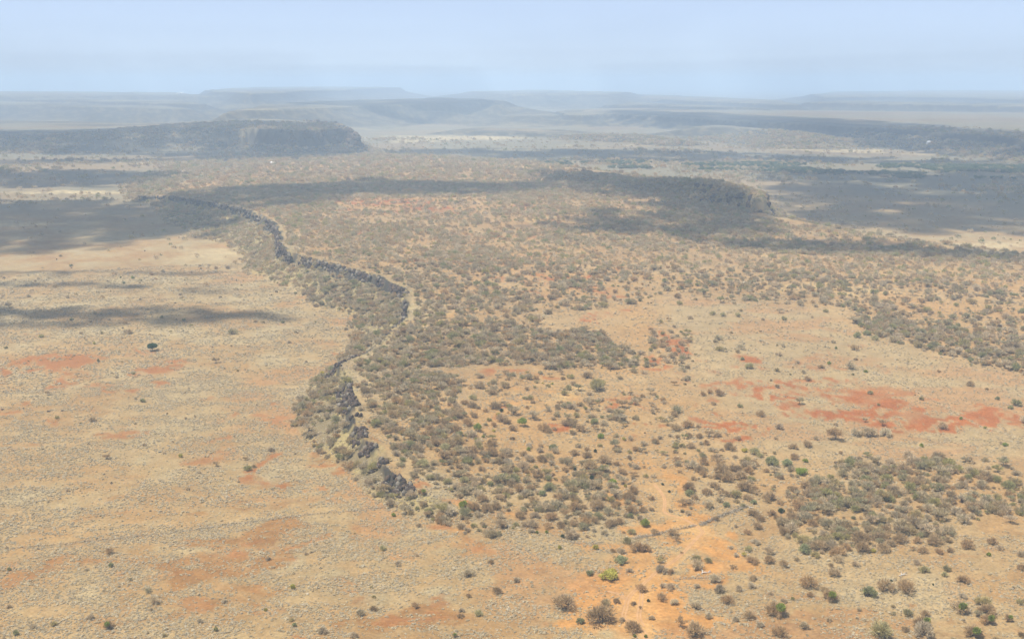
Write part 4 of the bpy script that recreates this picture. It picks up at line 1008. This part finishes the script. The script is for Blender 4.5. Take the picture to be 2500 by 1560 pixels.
# dry grass tufts
tuft_p = []
for i in range(5):
    gg = np.random.default_rng(400 + i); n = 22; a = gg.uniform(0, 6.283, n); r0 = gg.uniform(.0, .30, n)
    p = np.stack([r0 * np.cos(a), r0 * np.sin(a), gg.uniform(.30, .46, n) - r0 * .3], 1); b2 = a + gg.normal(0, .35, n); L_ = gg.uniform(.4, .7, n)
    d = np.stack([np.cos(b2), np.sin(b2), gg.uniform(-.75, .05, n)], 1); d /= np.linalg.norm(d, axis=1, keepdims=True)
    sd = np.stack([-np.sin(b2), np.cos(b2), gg.normal(0, .25, n)], 1) * .17
    v = np.stack([p - sd, p + sd, p + d * L_[:, None]], 1).reshape(-1, 3); v[:, 2] = np.maximum(v[:, 2], .0)
    tuft_p.append(mesh_np('tuft', v, np.arange(n * 3).reshape(-1, 3), M_TUFT))
GP = []
for r0, r1, dens, s0, sd in ((200, 330, 3.2, .40, 31), (330, 500, 1.9, .47, 32), (500, 820, .60, .70, 33)):
    x, y, g = sector_points(r0, r1, dens, sd)
    z, reg, din, slope, cl = terrain(x, y, True)
    al = ground_albedo(x, y, z, reg, din, slope, cl); bare = al[:, 0] / np.maximum(al[:, 1], 1e-3) - .12
    pr = sstep(2.0, 1.45, bare) * np.where(reg == 1, .55, 1) * (.10 + .90 * sstep(.34, .56, fbm(x * .55, y, 6.5, 93, 3)))
    k = (g.random(len(x)) < pr) & (cl < .5)
    k &= ~((x > 40) & (r0 > 320) & (reg == 1) & (g.random(len(x)) < .3))
    GP.append(np.stack([x, y, z - .02, s0 * np.exp(g.normal(0, .3, len(x))), g.uniform(0, 6.283, len(x))], 1)[k])
GP = np.concatenate(GP)
for tr in (TRACK_A, TRACK_C):
    p = np.array(tr, float); P = np.stack(unproj(p[:, 0], p[:, 1], 1.2), 1); dd, _ = polydist(GP[:, 0], GP[:, 1], P, closed=False); GP = GP[dd > 1.9]
scatter('dry_grass', GP[:, :3], GP[:, 3], GP[:, 4], g.integers(0, 5, len(GP)), tuft_p, 'tufts of dry straw-coloured grass')
print('grass', len(GP), 'scrub', len(SC))

# ------------------------------------------------------------------ brush fences, enclosures, stones, dead wood, huts
M_BRUSH = mat_plain('dry_brushwood', (.30, .25, .18), .35, 1.5)
def brush(name, label, cat, pts_world, dens, L, seed, group=None, mat=None, width=.7):
    P = np.array(pts_world); g = np.random.default_rng(seed); seg = np.r_[0, np.cumsum(np.hypot(*np.diff(P, axis=0).T))]
    n = int(seg[-1] * dens); s = g.uniform(0, seg[-1], n); s = s[g.random(n) < .35 + .9 * fbm(s, s * 0, 9, seed, 3)]
    x = np.interp(s, seg, P[:, 0]) + g.normal(0, width * .5, len(s)); y = np.interp(s, seg, P[:, 1]) + g.normal(0, width * .5, len(s)); z = terrain(x, y) + g.uniform(0, .35, len(s)) * L
    d = g.normal(size=(len(s), 3)); d[:, 2] = np.abs(d[:, 2]) * .6; d /= np.linalg.norm(d, axis=1, keepdims=True)
    c = np.array([x.mean(), y.mean(), z.min()])
    v, f = slivers(np.stack([x, y, z], 1) - c, d, g.uniform(.6, 1.3, len(s)) * L, .05 * L + .02, g)
    return tag(link(name, mesh_np(name, v, f, mat or M_BRUSH), None, c), label, cat, group)
def PW(pts, z=1.0):
    p = np.array(pts, float); return np.stack(unproj(p[:, 0], p[:, 1], z), 1)
FG = 'brush fences across the savanna'
brush('brush_fence', 'long thin brush fence crossing the open plain from the left to the plateau foot', 'fence', PW([(-40,1342),(130,1328),(240,1318),(350,1306),(450,1296),(560,1280),(690,1264),(770,1253),(886,1243),(997,1228),(1034,1217),(1075,1210)], .4), 17, .7, 1, FG)
brush('brush_fence', 'short brush fence running left from the track gap', 'fence', PW([(1545,1312),(1600,1303),(1640,1293),(1670,1289),(1698,1283)], .8), 34, .9, 2, FG)
brush('brush_fence', 'thick pale brush fence rising right from the track gap to the thicket', 'fence', PW([(1710,1282),(1748,1268),(1799,1252),(1824,1242)], 1.0), 44, 1.0, 3, FG)
brush('brush_fence', 'low ragged line of brush between the plain and the track', 'fence', PW([(1360,1318),(1390,1323),(1423,1329),(1470,1326)], .6), 24, .7, 4, FG)
brush('brush_fence', 'faint dark brush fence far across the plateau below the bushy ridge', 'fence', W([(1470,586),(1600,580),(1760,574),(1960,567)], 14), 9, 2.2, 5, FG)
brush('brush_fence', 'pale low brush line slanting across the grassy swale on the right', 'fence', PW([(2119,908),(2180,930),(2260,965),(2340,1005),(2400,1030),(2520,1066)], 6), 16, .8, 6, FG, TW['pale'])
brush('brush_fence', 'low grey brush line edging the near thicket on pale grass', 'fence', PW([(1990,1145),(2050,1133),(2113,1120),(2155,1110),(2240,1094),(2322,1079)], 3), 16, .7, 7, FG, TW['grey'])
brush('dead_branches', 'low ridge of dry grass and sticks on orange soil right of the track', 'brushwood', PW([(1642,1414),(1675,1411),(1705,1410),(1733,1408)], .4), 26, .6, 8)
def ring(u, v, z, ru, seed, label):
    c = PW([(u, v)], z)[0]; rr = ru / FPX * math.hypot(*c); a = np.linspace(0, 6.1, 26)
    return brush('thorn_enclosure', label, 'enclosure', np.stack([c[0] + rr * np.cos(a), c[1] + rr * 1.1 * np.sin(a)], 1), 8, 2.2, seed, 'livestock enclosures of thorn brush', width=1.4)
ring(1135, 503, 15, 26, 21, 'round thorn enclosure on orange ground in the middle of the plateau')
ring(2186, 466, 0, 30, 22, 'round thorn enclosure on the shaded valley floor to the right')

def stone(u, v, w, label, seed):
    x, y, z = (float(a[0]) for a in cast(u, v)); s = .5 * w / FPX * math.hypot(x, y)
    o = link('boulder', ROCKS[seed % 4], None, (x, y, z + s * .2), seed * 1.3, (s, s * .8, s * .6)); tag(o, label, 'rock', 'dark boulders on the left plain')
stone(83, 975, 4.6, 'farthest dark boulder of the five on the left plain', 1); stone(57, 997, 5, 'dark boulder between the leftmost and the brown one on the left plain', 2)
stone(152, 1003, 7, 'largest black boulder on the left plain, rightmost of five', 3); stone(6, 1000, 8, 'dark flat boulder at the far left of the plain', 4); stone(118, 1005, 8, 'brownish boulder just left of the black one on the plain', 5)

def deadwood(u, v, Lm, mat, label, seed, name='fallen_trunk', n=5):
    x, y, z = (float(a[0]) for a in cast(u, v)); g = np.random.default_rng(seed); P = []
    P.append([(-Lm / 2, 0, .18), (0, .1, .25), (Lm / 2, -.1, .3)])
    for i in range(n):
        t = g.uniform(-.4, .5) * Lm; e = np.array((t + g.uniform(-.3, .5) * Lm * .5, g.normal() * Lm * .22, g.uniform(.2, .9)))
        P.append([(t, 0, .22), tuple((np.array((t, 0, .22)) + e) / 2 + g.normal(size=3) * .08), tuple(e)])
    v_, f = tubes(P, .13, .04); o = link(name, mesh_np(name, v_, quad(f), mat), None, (x, y, z), g.uniform(-.3, .3)); return tag(o, label, 'dead wood')
deadwood(2205, 1405, 2.6, M_WHITEWOOD, 'white fallen trunk with bare branches on straw grass', 1)
deadwood(1708, 1383, 3.6, M_STEM, 'dark tangle of fallen branches on orange soil', 2, n=9)
deadwood(1723, 1399, 2.8, M_WHITEWOOD, 'grey heap of dead branches in front of the dark tangle', 3, n=9)
deadwood(1064, 1192, 1.8, M_WHITEWOOD, 'bleached dead wood standing among stones at the plateau foot', 4, n=6)
deadwood(2075, 1228, 1.7, M_WHITEWOOD, 'small white dead branches inside the right thicket', 5, n=6)
deadwood(1834, 1240, 1.4, M_WHITEWOOD, 'bleached stump at the end of the brush fence', 6, n=5)

M_HUT = mat_plain('hut_wall', (.62, .57, .50), .1, .5); M_ROOF = mat_plain('hut_roof', (.72, .70, .66), .1, .5)
def hut(u, v, size, label, seed, red=False):
    p = PW([(u, v)], 2.0)[0]; s = size / 2; z = float(terrain(p[:1], p[1:])[0]); h = s * .9
    root = bpy.data.objects.new('hut', None); COL.objects.link(root); root.location = (p[0], p[1], z); root.rotation_euler = (0, 0, seed * .6); tag(root, label, 'hut', 'huts far off on the plain')
    b_ = [(-s, -s * .7), (s, -s * .7), (s, s * .7), (-s, s * .7)]
    link('wall', mesh_np('wall', [(x, y, 0) for x, y in b_] + [(x, y, h) for x, y in b_], [(0, 1, 5, 4), (1, 2, 6, 5), (2, 3, 7, 6), (3, 0, 4, 7)], M_HUT), root)
    e = 1.12; V = [(x * e, y * e, h - .05) for x, y in b_] + [(-s * e, 0, h * 1.7), (s * e, 0, h * 1.7)]
    link('roof', mesh_np('roof', V, [(0, 1, 5, 4), (2, 3, 4, 5), (1, 2, 5, 5), (3, 0, 4, 4)], M_ROOF), root)
hut(2267, 362, 9, 'tiny white hut on the pale valley flat to the right', 1)
hut(446, 263, 16, 'white hut far off on the hazy flats at left, left one of two', 2); hut(436, 262.5, 14, 'white hut far off on the hazy flats at left, smaller one', 3)
hut(665, 406, 6, 'pinkish hut on sunlit ground beyond the far plateau rim', 4)
# ------------------------------------------------------------------ haze
def build_haze():
    m = bpy.data.materials.new('dusty_air'); m.use_nodes = True
    N, L = m.node_tree.nodes, m.node_tree.links
    for n in list(N): N.remove(n)
    v = N.new('ShaderNodeVolumePrincipled'); o = N.new('ShaderNodeOutputMaterial')
    v.inputs['Color'].default_value = HAZE_COL; v.inputs['Density'].default_value = HAZE_DENS; v.inputs['Anisotropy'].default_value = 0.0
    L.new(v.outputs[0], o.inputs['Volume'])
    m.cycles.homogeneous_volume = True if hasattr(m.cycles, 'homogeneous_volume') else False
    a = 43000.0; z0, z1 = -12.0, 185.0
    V = [(sx * a, sy * a, z) for z in (z0, z1) for sx, sy in ((-1, -1), (1, -1), (1, 1), (-1, 1))]
    F = [(3, 2, 1, 0), (4, 5, 6, 7), (0, 1, 5, 4), (1, 2, 6, 5), (2, 3, 7, 6), (3, 0, 4, 7)]
    tag(link('haze', mesh_np('haze', V, F, m)), kind='stuff')
HAZE_COL = (.625, .808, 1.0, 1); HAZE_DENS = 2.5e-4
build_haze()
